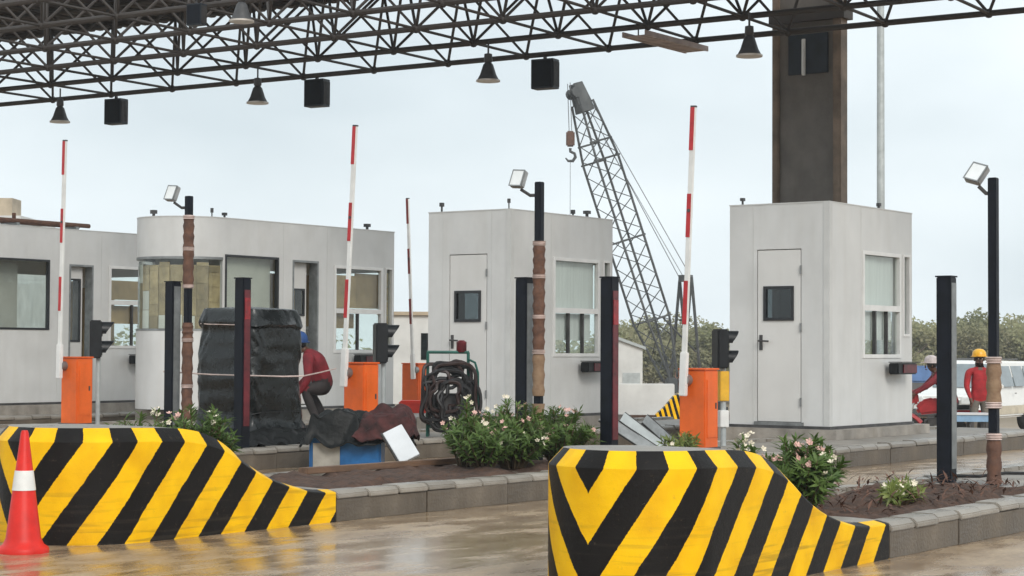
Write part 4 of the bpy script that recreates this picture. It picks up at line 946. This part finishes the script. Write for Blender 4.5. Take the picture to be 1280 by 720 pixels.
MB().add([W(v) for v in (bp(us[-1] - .03, -.85, -.8), bp(us[-1] - .03, .85, -.8), ft + dB * LB * .995 + sB * .17 - tB * .22, ft + dB * LB * .995 - sB * .22 - tB * .22, bp(us[-1] - .03, -.85, .8), bp(us[-1] - .03, .85, .8), ft + dB * LB * .995 + sB * .17 + tB * .22, ft + dB * LB * .995 - sB * .22 + tB * .22)], [(0, 1, 2, 3), (7, 6, 5, 4), (0, 4, 5, 1), (1, 5, 6, 2), (2, 6, 7, 3), (3, 7, 4, 0)]).build('head_plates', 'crane_steel', cr_)
for q in (-.28, 0, .28): MB().lathe([(.05, -.04), (.25, -.04), (.22, 0), (.25, .04), (.05, .04)], 18, W(ft + dB * LB * .97 - sB * .30 + tB * q), axis=tB).build('sheave', 'crane_steel', cr_, smooth=True)
hx = W(at_depth(713, 164, DC)); hs = W(at_depth(711, 104, DC))
for q in (-.12, .12): MB().tube(hs + tB * q, hx + tB * q, .018, 5).build('hoist_rope', 'cable', cr_)
hb = MB().box(-.20, .20, -.18, .18, -.72, .0); hbo = hb.build('hook_block', 'rust_wrap', cr_, bevel=.06, loc=hx); hbo.rotation_euler = (0, 0, YAW - R(90))
MB().path([(0, 0, -.8), (0, 0, -.95), (.20, 0, -1.05), (.24, 0, -1.22), (.12, 0, -1.40), (-.10, 0, -1.40), (-.22, 0, -1.26)], [.07, .07, .07, .08, .08, .06, .03], 8).build('hook', 'crane_steel', hbo, smooth=True)
MB().tube(hx + Vector((0, 0, -1.42)), hx + Vector((0, 0, -6.2)), .012, 5).build('tag_line', 'cable', cr_)
gt = W(at_depth(857, 348, DC + .5))
for q in (-.55, .55): MB().tube(W(bp(.93, 1, q)), gt + tB * q * .8, .02, 5).build('pendant', 'cable', cr_)
MB().tube(W(bp(.80, 1.05, 0)), gt + tB * .1, .016, 5).build('pendant', 'cable', cr_)
MB().box(-.16, .16, -.3, .3, -.16, .16).build('bridle_sheaves', 'crane_steel', cr_, loc=gt)
for (px, py) in ((846, 474), (868, 474)):
    for q in (-.5, .5): MB().tube(gt + tB * q, W(at_depth(px, py, DC + 1)) + tB * q, .075, 6).build('gantry_leg', 'crane_steel', cr_)
for (pa, pb_) in (((849, 400), (862, 400)), ((858, 352), (866, 352))): MB().tube(W(at_depth(*pa, DC + .8)), W(at_depth(*pb_, DC + .8)), .06, 6).build('gantry_brace', 'crane_steel', cr_)
MB().tube(W(bp(.2, 1, 0)), W(at_depth(870, 440, DC + 1)), .05, 6).build('back_stay', 'crane_steel', cr_)
hc = Vector((1.9, -1.4, 0)); cc = r0 * 1.2
def ob(name, m_, off, size, z0, z1, bev=.05):
    o = MB().box(-size[0] / 2, size[0] / 2, -size[1] / 2, size[1] / 2, z0, z1).build(name, m_, cr_, bevel=bev); o.location = off; o.rotation_euler = (0, 0, YAW - R(90)); return o
ob('crane_house', 'crane_house', r0 * 1.55 + f0 * .6, (2.4, 2.2), 1.25, 2.25); ob('counterweight', 'crane_steel', r0 * 2.3 + f0 * .6, (.6, 2.3), .95, 1.24)
ob('turntable', 'crane_steel', r0 * .9 + f0 * .6, (1.5, 1.5), .9, 1.1)
for q in (-.9, 2.1):
    ob('crawler_track', 'tyre', r0 * .9 + f0 * q, (3.4, .6), .0, .88, .25)
ob('boom_foot', 'crane_steel', r0 * .05, (.5, 1.2), 1.25, 1.95)

# low parapet and striped end block on the far side of the plaza
pw = at_depth(812, 500, 47); zg = ground_z(pw.x)
wp = tag(MB().box(-2.2, .60, -.14, .14, 0, .78).build('parapet_wall', 'far_white', None, bevel=.02), 'low white parapet wall seen between the two small booths', 'wall'); wp.location = (pw.x, pw.y, zg); wp.rotation_euler = (0, 0, YAW - R(90))
wp.location.z = pw.z - .38
structure(MB().box(-4, 6, -.3, 2.5, -1.2, .0).build('earth_bank', 'soil', None)).location = (0, 0, 0)
eb = bpy.data.objects['earth_bank']; e_ = at_depth(812, 519, 46.6); eb.location = (e_.x, e_.y, e_.z); eb.rotation_euler = (0, 0, YAW - R(90))
fb = at_depth(835, 531, 44)
fbm = bpy.data.meshes.new('striped_end_block')
vs = [(-.28, -.2, 0), (.30, -.2, 0), (.30, -.2, .74), (.12, -.2, .66), (-.10, -.2, .40), (-.28, -.2, .24)]; n = 6
vv = vs + [(x, .2, z) for x, y, z in vs]
fbm.from_pydata(vv, [], [tuple(range(n)), tuple(range(2 * n - 1, n - 1, -1))] + [(i, (i + 1) % n, n + (i + 1) % n, n + i) for i in range(n)])
uvl = fbm.uv_layers.new(name='UVMap')
for lp in fbm.loops: c = fbm.vertices[lp.vertex_index].co; uvl.data[lp.index].uv = (-(c.x * 3.3) + 8, c.z * 1.1)
bm = bmesh.new(); bm.from_mesh(fbm); bmesh.ops.recalc_face_normals(bm, faces=bm.faces); bm.to_mesh(fbm); bm.free(); fbm.materials.append(M['stripes'])
fbo = tag(link('striped_end_block', fbm), 'small distant yellow and black striped block beside the white parapet', 'barrier block'); fbo.location = fb; fbo.rotation_euler = (0, 0, YAW - R(90))
# pale site kiosk beside the crane foot and cabin between the booths
def cabin(name, label, px, py, d, w_, h_, m1, m2, dep=2.0, band=None, slope=0):
    p = at_depth(px, py, d); t = thing(name, label, 'cabin', (p.x, p.y, p.z), rz=YAW - R(90))
    MB().prism([(-w_ / 2, 0), (w_ / 2, 0), (w_ / 2, h_ - slope), (-w_ / 2, h_)], 1, 0, dep).build('wall', m1, t)
    sl_ = slope / w_ * .1; MB().prism([(-w_ / 2 - .1, h_ + .006 + sl_), (w_ / 2 + .1, h_ - slope + .006 - sl_), (w_ / 2 + .1, h_ - slope + .10 - sl_), (-w_ / 2 - .1, h_ + .10 + sl_)], 1, -.1, dep + .1).build('roof', m2, t)
    if band: MB().box(w_ / 2 - .5, w_ / 2 - .1, -.02, -.003, h_ * .5, h_ * .8).build('window', 'glass_dark', t)
    else: MB().box(w_ / 2 - .62, w_ / 2 - .08, -.02, -.003, .3, h_ * .55).build('panel', 'galvanised', t)
    return t
cabin('site_kiosk', 'pale slanted kiosk just right of the post behind the striped block', 783, 520, 60, 1.0, 2.45, 'far_white', 'galvanised', 1.5, slope=.35)
cabin('site_cabin', 'white site cabin with tan roof between the two grey booths', 512, 505, 52, 1.6, 2.4, 'far_white', 'far_tan', 3, band=True)
fbd = thing('distant_building', 'pale distant building top above the leftmost booth', 'building', tuple(at_depth(-20, 520, 110)), rz=YAW - R(90))
MB().box(-5, 1.8, 0, 8, 0, 11.2).build('wall', 'far_white', fbd); MB().box(-5.2, 2.0, -.2, 8.2, 11.2, 11.5).build('parapet', 'far_white', fbd); MB().box(-.2, 1.2, 1, 3, 11.5, 12.6).build('roof_tank', 'far_tan', fbd)
for i in range(2): MB().box(-1.6 + i * 1.7, -.6 + i * 1.7, -.03, -.004, 8.4, 9.8).build('window', 'glass_dark', fbd)

# blue sheeting stack
bs = at_depth(1158, 478, 58); tag(MB().box(-.8, .8, -.4, .4, 0, .5).build('blue_stack', 'blue_sheet', None, bevel=.05), 'blue sheeted load far behind the motorcycle', 'load'); b_ = bpy.data.objects['blue_stack']; b_.location = bs; b_.rotation_euler = (0, 0, YAW - R(90))
MB().box(-.7, .7, -.35, .35, -1.2, -.003).build('load_bed', 'car_trim', b_)

# ------------------------------------------------------------------ white car
def car(label, loc, rz):
    t = thing('parked_car', label, 'car', loc, rz)      # local +X = forward
    side = [(-2.15, .42), (-2.18, .95), (-2.05, 1.02), (-1.98, 1.70), (-1.85, 1.78), (.15, 1.80), (.35, 1.76), (.98, 1.12), (1.05, 1.06), (2.0, .98), (2.15, .88), (2.18, .45), (2.0, .36), (-2.0, .36)]
    bmv = []
    for y, k in ((-.88, 1), (-.60, 1), (.60, 1), (.88, 1)):
        for (x, z) in side:
            yy = y
            if z > 1.1: yy = y * (1 - .22 * min(1, (z - 1.05) / .7))
            bmv.append((x, yy, z))
    n = len(side); fs = []
    for a in range(3):
        for i in range(n): fs.append((a * n + i, a * n + (i + 1) % n, (a + 1) * n + (i + 1) % n, (a + 1) * n + i))
    fs += [tuple(range(n)), tuple(range(4 * n - 1, 3 * n - 1, -1))]
    MB().add(bmv, fs).build('body', 'car_white', t, smooth=True, bevel=.05)
    def yy_(z): return .88 * (1 - .22 * min(1, (z - 1.05) / .7))
    def sidewin(x0, x1, x0b, x1b, sg):
        z0, z1 = 1.14, 1.66; o_ = .014
        MB().add([(x0b, sg * (yy_(z0) + o_), z0), (x1b, sg * (yy_(z0) + o_), z0), (x1, sg * (yy_(z1) + o_), z1), (x0, sg * (yy_(z1) + o_), z1), (x0b, sg * (yy_(z0) - .03), z0), (x1b, sg * (yy_(z0) - .03), z0), (x1, sg * (yy_(z1) - .03), z1), (x0, sg * (yy_(z1) - .03), z1)],
                 [(0, 1, 2, 3), (7, 6, 5, 4), (0, 4, 5, 1), (1, 5, 6, 2), (2, 6, 7, 3), (3, 7, 4, 0)]).build('side_window', 'car_glass_solid', t)
    for sg in (-1, 1):
        sidewin(-.42, .25, -.42, .80, sg); sidewin(-1.25, -.52, -1.25, -.52, sg); sidewin(-1.85, -1.35, -1.9, -1.35, sg)
        MB().box(.62, .78, sg * .93 - .07, sg * .93 + .07, 1.08, 1.22).build('mirror', 'car_white', t, bevel=.03)
        MB().box(2.10, 2.20, sg * .66 - .16, sg * .66 + .16, .72, .90).build('headlight', 'lamp_glass', t, bevel=.02)
        MB().box(-1.5, 1.6, sg * .885 - .012, sg * .885 + .012, .44, .66).build('lower_cladding', 'cream_panel', t, bevel=.01)
        MB().box(-.48, -.40, sg * .895 - .012, sg * .895 + .012, .95, .985).build('door_handle', 'chrome', t)
        for x in (-1.38, 1.36):
            wl = MB().lathe([(.20, -.11), (.34, -.11), (.365, -.06), (.365, .06), (.34, .11), (.20, .11)], 24, (x, sg * .80, .365), axis=(0, 1, 0)).build('wheel', 'tyre', t, smooth=True)
            MB().lathe([(.001, -.115), (.19, -.118), (.20, -.09), (.001, -.09)] if sg < 0 else [(.001, .09), (.20, .09), (.19, .118), (.001, .115)], 18, (x, sg * .80, .365), axis=(0, 1, 0)).build('rim', 'chrome', wl, smooth=True)
    MB().add([(1.02, -.74, 1.13), (1.02, .74, 1.13), (.42, .62, 1.71), (.42, -.62, 1.71), (.96, -.74, 1.10), (.96, .74, 1.10), (.36, .62, 1.68), (.36, -.62, 1.68)], [(0, 1, 2, 3), (7, 6, 5, 4), (0, 4, 5, 1), (1, 5, 6, 2), (2, 6, 7, 3), (3, 7, 4, 0)]).build('windscreen', 'car_glass_solid', t)
    MB().box(2.13, 2.21, -.45, .45, .66, .84).build('grille', 'car_trim', t, bevel=.02); MB().box(2.12, 2.26, -.84, .84, .40, .60).build('bumper', 'car_trim', t, bevel=.04)
    MB().box(-1.5, .1, -.55, -.51, 1.815, 1.85).box(-1.5, .1, .51, .55, 1.815, 1.85).build('roof_rails', 'car_trim', t)
    return t
mat('car_glass_solid', (.22, .26, .28), .08, 0, .1, 3, spec=.8)
cpz = at_depth(1214, 540, 47); car('white four-wheel-drive car parked beyond the kerb by the lamp post', (cpz.x + 2.15, cpz.y + .75, ground_z(cpz.x + 2)), R(180))

# ------------------------------------------------------------------ motorcycle and bench
mo = at_depth(1178, 545, 33.5)
mc = thing('motorcycle', 'red motorcycle half hidden behind the dark square post by the car', 'motorcycle', (mo.x, mo.y, ground_z(mo.x)), rz=math.atan2(-r0.y, -r0.x) - R(8))
for x in (-.62, .66):
    wl = MB().path([(x + .29 * math.cos(a), 0, .30 + .29 * math.sin(a)) for a in [6.2832 * i / 28 for i in range(28)]], .042, 8, True).build('wheel', 'tyre', mc, smooth=True)
    MB().lathe([(.03, -.05), (.05, -.05), (.05, .05), (.03, .05)], 12, (x, 0, .30), axis=(0, 1, 0)).build('hub', 'chrome', wl)
    for i in range(10): a = .6283 * i; MB().tube((x, 0, .30), (x + .27 * math.cos(a), 0, .30 + .27 * math.sin(a)), .005, 4).build('spoke', 'chrome', wl)
MB().prism([(-.10, .70), (.40, .64), (.47, .76), (.36, .90), (.16, .95), (-.08, .86)], 1, -.13, .13).build('fuel_tank', 'red_paint', mc, smooth=True, bevel=.04)
MB().box(-.55, .14, -.10, .10, .36, .69).build('side_panel', 'rubber', mc, bevel=.04)
MB().prism([(.40, .84), (.60, .80), (.66, .98), (.50, 1.10), (.42, 1.02)], 1, -.12, .12).build('front_cowl', 'red_paint', mc, smooth=True, bevel=.03)
MB().box(-.62, -.04, -.12, .12, .74, .82).build('seat', 'rubber', mc, bevel=.03)
MB().box(-.75, -.20, -.13, .13, .55, .73).build('tail_fairing', 'red_paint', mc, bevel=.05)
MB().box(-.16, .30, -.14, .14, .26, .60).build('engine', 'dark_steel', mc, bevel=.04)
for sg in (-.09, .09): MB().tube((.66, sg, .30), (.46, sg, .98), .024, 8).build('fork', 'chrome', mc)
MB().path([(.40, -.36, 1.04), (.46, -.2, 1.06), (.45, 0, 1.0), (.46, .2, 1.06), (.40, .36, 1.04)], .016, 6).build('handlebar', 'dark_steel', mc)
MB().sphere((.58, 0, .92), .10, 8).build('headlamp', 'chrome', mc, smooth=True)
MB().path([(.1, -.16, .30), (-.3, -.17, .26), (-.85, -.18, .36)], [.02, .03, .04], 8).build('exhaust', 'chrome', mc, smooth=True)
MB().path([(.66 + .35 * math.cos(a), 0, .30 + .35 * math.sin(a)) for a in [R(20 + 14 * i) for i in range(10)]], .05, 6).build('mudguard', 'red_paint', mc, smooth=True)
MB().tube((-.62, .1, .30), (-.3, .1, .62), .03, 8).build('shock_absorber', 'chrome', mc)
bn = at_depth(1208, 516, 31.5)
bt = thing('work_bench', 'low work bench with white top beside the man in yellow helmet', 'bench', (bn.x, bn.y, ground_z(bn.x)), rz=YAW - R(90))
hb_ = bn.z - bt.location.z
MB().box(-.42, .36, -.2, .2, hb_ - .03, hb_).build('bench_top', 'white_board', bt); MB().box(-.40, .34, -.18, .18, hb_ - .14, hb_ - .031).build('bench_rail', 'blue_light', bt)
for x in (-.34, .06, .30):
    for y in (-.14, .14): MB().box(x - .025, x + .025, y - .025, y + .025, 0, hb_ - .141).build('leg', 'dark_steel', bt)

# ------------------------------------------------------------------ people
def skin_body(name, par, V, Ed, mats, bone_mat, sub=2):
    """V: {joint: (pos, radius)}; Ed: edges; one continuous skinned body"""
    names = list(V); me = bpy.data.meshes.new(name); me.from_pydata([V[n][0] for n in names], [(names.index(a), names.index(b)) for a, b in Ed], [])
    o = bpy.data.objects.new(name, me); COL.objects.link(o)
    s = o.modifiers.new('skin', 'SKIN'); s.use_smooth_shade = True; s.branch_smoothing = .3
    for i, n in enumerate(names): sv = me.skin_vertices[0].data[i]; r_ = V[n][1]; sv.radius = (r_, r_) if not isinstance(r_, tuple) else r_; sv.use_root = (n == 'pelvis')
    sb = o.modifiers.new('sub', 'SUBSURF'); sb.levels = sub; sb.render_levels = sub
    dg = bpy.context.evaluated_depsgraph_get(); m2 = bpy.data.meshes.new_from_object(o.evaluated_get(dg)); bpy.data.objects.remove(o); m2.name = name
    m2.materials.clear()
    for mm in mats: m2.materials.append(M[mm])
    hem = V['pelvis'][0][2] - .05; upright = V['pelvis'][0][2] - V['lkn'][0][2] > .25
    segs = [(Vector(V[a][0]), Vector(V[b][0]), bone_mat(a, b)) for a, b in Ed]
    for p in m2.polygons:
        c = p.center; best = 1e9
        for a, b, k in segs:
            ab = b - a; t_ = max(0, min(1, (c - a).dot(ab) / max(1e-9, ab.length_squared))); d = (a + ab * t_ - c).length
            if d < best: best = d; kk = k
        if upright and kk in (1, 2) and c.z < hem + .10 and c.z > hem - .10 and abs(c.x - V['pelvis'][0][0]) < .22: kk = 1 if c.z > hem else 2
        p.material_index = kk; p.use_smooth = True
    return link(name, m2, par)
def hand(V, Ed, wrist, side, dirv, across, pre):
    d = Vector(dirv).normalized(); ac = Vector(across).normalized(); w_ = Vector(V[wrist][0]); nrm = d.cross(ac)
    V[pre + 'palm'] = (tuple(w_ + d * .06), .030); Ed.append((wrist, pre + 'palm'))
    V[pre + 'knuckle'] = (tuple(w_ + d * .095), .026); Ed.append((pre + 'palm', pre + 'knuckle'))
    for i, (off, L_) in enumerate(((-.03, .062), (-.01, .072), (.01, .068), (.03, .052))):
        a = w_ + d * .11 + ac * off; b = a + (d * .75 + nrm * .5 * side) * L_ * .6; c = b + (d * .2 + nrm * .9 * side) * L_ * .5
        for q, p_ in zip('abc', (a, b, c)): V[pre + 'f%d%s' % (i, q)] = (tuple(p_), .0088)
        Ed += [(pre + 'knuckle', pre + 'f%da' % i), (pre + 'f%da' % i, pre + 'f%db' % i), (pre + 'f%db' % i, pre + 'f%dc' % i)]
    a = w_ + d * .04 - ac * .035; b = a + (d * .6 - ac * .6 + nrm * .3 * side) * .045; c = b + d * .03
    for q, p_ in zip('abc', (a, b, c)): V[pre + 't' + q] = (tuple(p_), .0098)
    Ed += [(pre + 'palm', pre + 'ta'), (pre + 'ta', pre + 'tb'), (pre + 'tb', pre + 'tc')]
def person(label, loc, rz, J, top_m, leg_m, hat, face_dir=(0, -1, 0)):
    t = thing('person', label, 'person', loc, rz)
    V = {}; Ed = []
    Rd = dict(pelvis=(.15, .125), waist=(.155, .125), chest=(.17, .125), collar=(.10, .08), neck=.055, jaw=(.066, .075), skull=(.078, .092), crown=(.055, .07))
    for k in ('pelvis', 'waist', 'chest', 'collar', 'neck', 'jaw', 'skull', 'crown'): V[k] = (J[k], Rd[k])
    for a, b in zip(('pelvis', 'waist', 'chest', 'collar', 'neck', 'jaw', 'skull'), ('waist', 'chest', 'collar', 'neck', 'jaw', 'skull', 'crown')): Ed.append((a, b))
    for s in 'lr':
        V[s + 'sh'] = (J[s + 'sh'], .070); V[s + 'el'] = (J[s + 'el'], .052); V[s + 'wr'] = (J[s + 'wr'], .030)
        V[s + 'hip'] = (J[s + 'hip'], .095); V[s + 'kn'] = (J[s + 'kn'], .064); V[s + 'an'] = (J[s + 'an'], .045)
        fd = Vector(J.get(s + 'toe_dir', (0, -1, 0))); an = Vector(J[s + 'an'])
        V[s + 'heel'] = (tuple(an + Vector((0, 0, -.045)) - fd * .03), .042); V[s + 'toe'] = (tuple(an + Vector((0, 0, -.055)) + fd * .17), .034)
        Ed += [('collar', s + 'sh'), (s + 'sh', s + 'el'), (s + 'el', s + 'wr'), ('pelvis', s + 'hip'), (s + 'hip', s + 'kn'), (s + 'kn', s + 'an'), (s + 'an', s + 'heel'), (s + 'heel', s + 'toe')]
        dv = Vector(J[s + 'wr']) - Vector(J[s + 'el']); ac = dv.cross(Vector(face_dir)).cross(dv); ac = ac if ac.length > 1e-4 else dv.orthogonal()
        hand(V, Ed, s + 'wr', 1 if s == 'l' else -1, dv, ac, s)
    def bm_(a, b):
        for n in (a, b):
            if n in ('neck', 'jaw', 'skull', 'crown'): return 0
        if a[1:] in ('wr',) or 'palm' in a or 'knuckle' in a or a[1:2] in ('f',) and a[1:] != 'foot' or a[1:2] == 't' and 'toe' not in a or b[1:] == 'palm': return 0
        if b[1:] == 'heel' or b[1:] == 'toe': return 3
        if a[1:] in ('hip', 'kn') or b[1:] == 'hip': return 2
        if a[1:] == 'el': return 1
        return 1
    skin_body('body', t, V, Ed, ['skin', top_m, leg_m, 'shoe'], bm_)
    # face
    fd = Vector(face_dir).normalized(); sk = Vector(J['skull']); ri = fd.cross(Vector((0, 0, 1))).normalized()
    for sg in (-1, 1):
        MB().sphere(sk + fd * .085 + ri * .032 * sg + Vector((0, 0, -.005)), .011, 6).build('eye', 'white_paint', t, smooth=True)
        MB().sphere(sk + ri * .082 * sg + Vector((0, 0, -.02)) - fd * .0, .026, 6, (.5, .7, 1.1)).build('ear', 'skin', t, smooth=True)
    MB().sphere(sk + fd * .10 + Vector((0, 0, -.035)), .017, 6, (.8, .8, 1.5)).build('nose', 'skin', t, smooth=True)
    MB().sphere(sk + fd * .088 + Vector((0, 0, -.082)), .022, 6, (1, 1, .35)).build('mouth', 'cloth_maroon', t, smooth=True)
    c = sk + Vector((0, 0, .035))
    MB().sphere(sk + Vector((0, 0, .02)) - fd * .012, .098, 10, (.93, .98, .98)).build('hair', 'rubber', t, smooth=True)
    n = 20; prof = [(.122, 0), (.121, .03), (.112, .075), (.085, .112), (.045, .130), (.001, .135)]
    h = MB().lathe(prof, n, c).build('helmet' if hat == 'hat_yellow' else 'cap', hat, t, smooth=True)
    br = MB().lathe([(.118, -.004), (.142, -.006), (.142, .004), (.118, .010)], n, c).build('brim', hat, h, smooth=True)
    pk = [c + fd * .10 + ri * .09, c + fd * .185 + ri * .055, c + fd * .185 - ri * .055, c + fd * .10 - ri * .09]
    MB().add([tuple(v) for v in pk] + [tuple(v + Vector((0, 0, .010))) for v in pk], [(3, 2, 1, 0), (4, 5, 6, 7), (0, 1, 5, 4), (1, 2, 6, 5), (2, 3, 7, 6), (3, 0, 4, 7)]).build('peak', hat, h)
    return t
# local frames: x = picture right, y = away from the camera
RZ = YAW - R(90)
pm = at_depth(1224, 438, 33.0)
stand = dict(pelvis=(0, 0, .93), waist=(0, 0, 1.06), chest=(0, -.01, 1.25), collar=(0, 0, 1.40), neck=(0, -.01, 1.47), jaw=(-.005, -.03, 1.535), skull=(-.005, -.02, 1.60), crown=(-.005, -.01, 1.66),
    lsh=(-.185, 0, 1.37), lel=(-.23, -.04, 1.12), lwr=(-.19, -.16, .92), rsh=(.185, 0, 1.37), rel=(.25, .03, 1.10), rwr=(.23, -.10, .88),
    lhip=(-.09, 0, .88), lkn=(-.10, -.03, .50), lan=(-.11, .02, .10), rhip=(.09, 0, .88), rkn=(.11, -.02, .50), ran=(.12, .04, .10))
person('person in red shirt and yellow hard hat standing by the white car', (pm.x, pm.y, pm.z - 1.74), RZ, stand, 'shirt_red', 'trousers_grey', 'hat_yellow')
p2 = at_depth(1176, 446, 33.2)
lean = dict(pelvis=(.22, 0, .84), waist=(.14, 0, .96), chest=(.03, -.01, 1.12), collar=(-.07, 0, 1.25), neck=(-.11, 0, 1.32), jaw=(-.15, -.02, 1.37), skull=(-.17, -.02, 1.43), crown=(-.17, -.01, 1.49),
    lsh=(-.08, -.18, 1.22), lel=(-.30, -.22, 1.06), lwr=(-.48, -.18, .94), rsh=(-.06, .18, 1.22), rel=(-.26, .22, 1.02), rwr=(-.46, .20, .94),
    lhip=(.22, -.09, .80), lkn=(.08, -.12, .46), lan=(.20, -.12, .10), rhip=(.22, .09, .80), rkn=(.16, .12, .46), ran=(.30, .12, .10), ltoe_dir=(-1, 0, 0), rtoe_dir=(-1, 0, 0))
person('person in dark red top and pale cap leaning over the red motorcycle', (p2.x, p2.y, p2.z - 1.57), RZ, lean, 'shirt_dark_red', 'trousers_dark', 'cap_pale', (-1, 0, 0))
p3 = at_depth(393, 422, 22.6)
crouch = dict(pelvis=(.10, 0, .52), waist=(.09, -.02, .64), chest=(.03, -.03, .78), collar=(-.06, -.03, .90), neck=(-.11, -.03, .95), jaw=(-.16, -.04, .97), skull=(-.19, -.04, 1.01), crown=(-.20, -.03, 1.07),
    lsh=(-.05, -.20, .86), lel=(-.04, -.27, .62), lwr=(-.16, -.24, .44), rsh=(-.04, .15, .86), rel=(-.10, .22, .62), rwr=(-.24, .20, .50),
    lhip=(.10, -.10, .50), lkn=(-.10, -.20, .50), lan=(.07, -.17, .10), rhip=(.12, .10, .50), rkn=(-.06, .18, .46), ran=(.14, .14, .10), ltoe_dir=(-1, 0, 0), rtoe_dir=(-1, 0, 0))
person('person in red shirt and blue cap crouching behind the wrapped equipment box', (p3.x, p3.y, p3.z - 1.10), RZ, crouch, 'shirt_dark_red', 'trousers_dark', 'cap_blue', (-1, 0, -.25))

# ------------------------------------------------------------------ trees
def tree(label, px, d, h, rad, seed, nl=5200):
    p = at_depth(px, 440, d); rn = random.Random(seed); t = thing('scrub_tree', label, 'tree', (p.x, p.y, ground_z(p.x)), group='hazy trees beyond the plaza')
    tr_ = MB(); lf = MB(); tr_.path([(0, 0, 0), (.1, .05, h * .3), (-.1, .1, h * .55)], [.22, .16, .10], 7)
    cl = []
    for i in range(11):
        a = rn.uniform(0, 6.28); q = rn.uniform(.15, .85); e = Vector((rad * q * math.cos(a), rad * q * math.sin(a), h * rn.uniform(.42, .86)))
        tr_.path([(0, 0, h * rn.uniform(.2, .45)), tuple(e * .6 + Vector((0, 0, h * .15))), tuple(e)], [.09, .06, .025], 5); cl.append((e, rad * rn.uniform(.26, .48)))
    for i in range(nl):
        c, r_ = cl[rn.randrange(len(cl))]; v = Vector((rn.gauss(0, 1), rn.gauss(0, 1), rn.gauss(0, .8))); v = v.normalized() * r_ * rn.random() ** .45; q = c + v; q.z = max(.4, q.z)
        n_ = Vector((rn.uniform(-1, 1), rn.uniform(-1, 1), rn.uniform(-.2, 1))); leaf_add(lf, q, Vector((rn.uniform(-1, 1), rn.uniform(-1, 1), rn.uniform(-.7, .4))), n_, rn.uniform(.16, .34), rn.uniform(.05, .10))
    tr_.build('trunk', 'bark', t, smooth=True); lf.build('crown', 'tree_leaf', t)
for i, (px, d, h, rad, lb) in enumerate([(780, 118, 5.2, 2.6, 'hazy olive tree just right of the red reflector post'), (812, 124, 5.0, 2.6, 'hazy olive tree seen through the foot of the crane boom'), (838, 116, 4.6, 2.4, 'hazy olive tree directly behind the crane gantry'), (862, 122, 5.0, 2.6, 'hazy olive tree behind the raised barrier arm'), (892, 118, 4.9, 2.5, 'hazy olive tree behind the black lane signal by the column booth'), (925, 120, 4.6, 2.5, 'hazy olive tree mostly hidden by the booth at the column'),
        (1128, 112, 5.0, 2.6, 'hazy tree at the edge of the booth by the column'), (1158, 120, 5.4, 2.7, 'hazy tree above the blue load'), (1188, 114, 5.2, 2.6, 'hazy tree behind the dark post by the car'), (1216, 122, 5.5, 2.8, 'hazy tree above the yellow hard hat'), (1243, 115, 5.3, 2.7, 'hazy tree behind the lamp post by the car'), (1270, 121, 5.5, 2.8, 'hazy tree above the white car roof'), (1296, 116, 5.2, 2.7, 'hazy tree cut by the right picture edge')]):
    tree(lb, px, d, h * (1 + .13 * math.sin(i * 2.3)), rad * (1 + .12 * math.cos(i * 1.7)), 100 + i)

wd = MB(); rw = random.Random(77)      # the wood behind the single trees: one mass at this distance
tops = [(rw.uniform(-60, 1400), rw.uniform(142, 164), rw.uniform(3.0, 5.6)) for _ in range(150)]
for (px, d, h) in tops:
    p = at_depth(px, 440, d); zb = ground_z(p.x)
    for k in range(110):
        v = Vector((rw.gauss(0, 1), rw.gauss(0, 1), rw.gauss(0, 1))).normalized() * rw.random() ** .4
        q = Vector((p.x + v.x * 2.6, p.y + v.y * 2.6, max(zb + .1, zb + h * .55 + v.z * h * .45)))
        leaf_add(wd, q, Vector((rw.uniform(-1, 1), rw.uniform(-1, 1), rw.uniform(-.7, .4))), Vector((rw.uniform(-1, 1), rw.uniform(-1, 1), rw.uniform(-.2, 1))), rw.uniform(.4, .8), rw.uniform(.12, .22))
wo = wd.build('distant_wood', 'tree_leaf'); wo['kind'] = 'stuff'; wo['label'] = 'far hazy olive wood along the horizon'; wo['category'] = 'wood'

# ------------------------------------------------------------------ damp air
hz = MB().box(-40, 190, -90, 150, -3.5, 26).build('haze', 'far_white'); hz['kind'] = 'stuff'
hm = bpy.data.materials.new('haze'); hm.use_nodes = True; hn = hm.node_tree; hn.nodes.clear()
pv = hn.nodes.new('ShaderNodeVolumePrincipled'); pv.inputs['Color'].default_value = (.93, .97, 1, 1); pv.inputs['Density'].default_value = .0009; pv.inputs['Anisotropy'].default_value = .2
ho = hn.nodes.new('ShaderNodeOutputMaterial'); hn.links.new(pv.outputs[0], ho.inputs['Volume'])
hz.data.materials.clear(); hz.data.materials.append(hm)
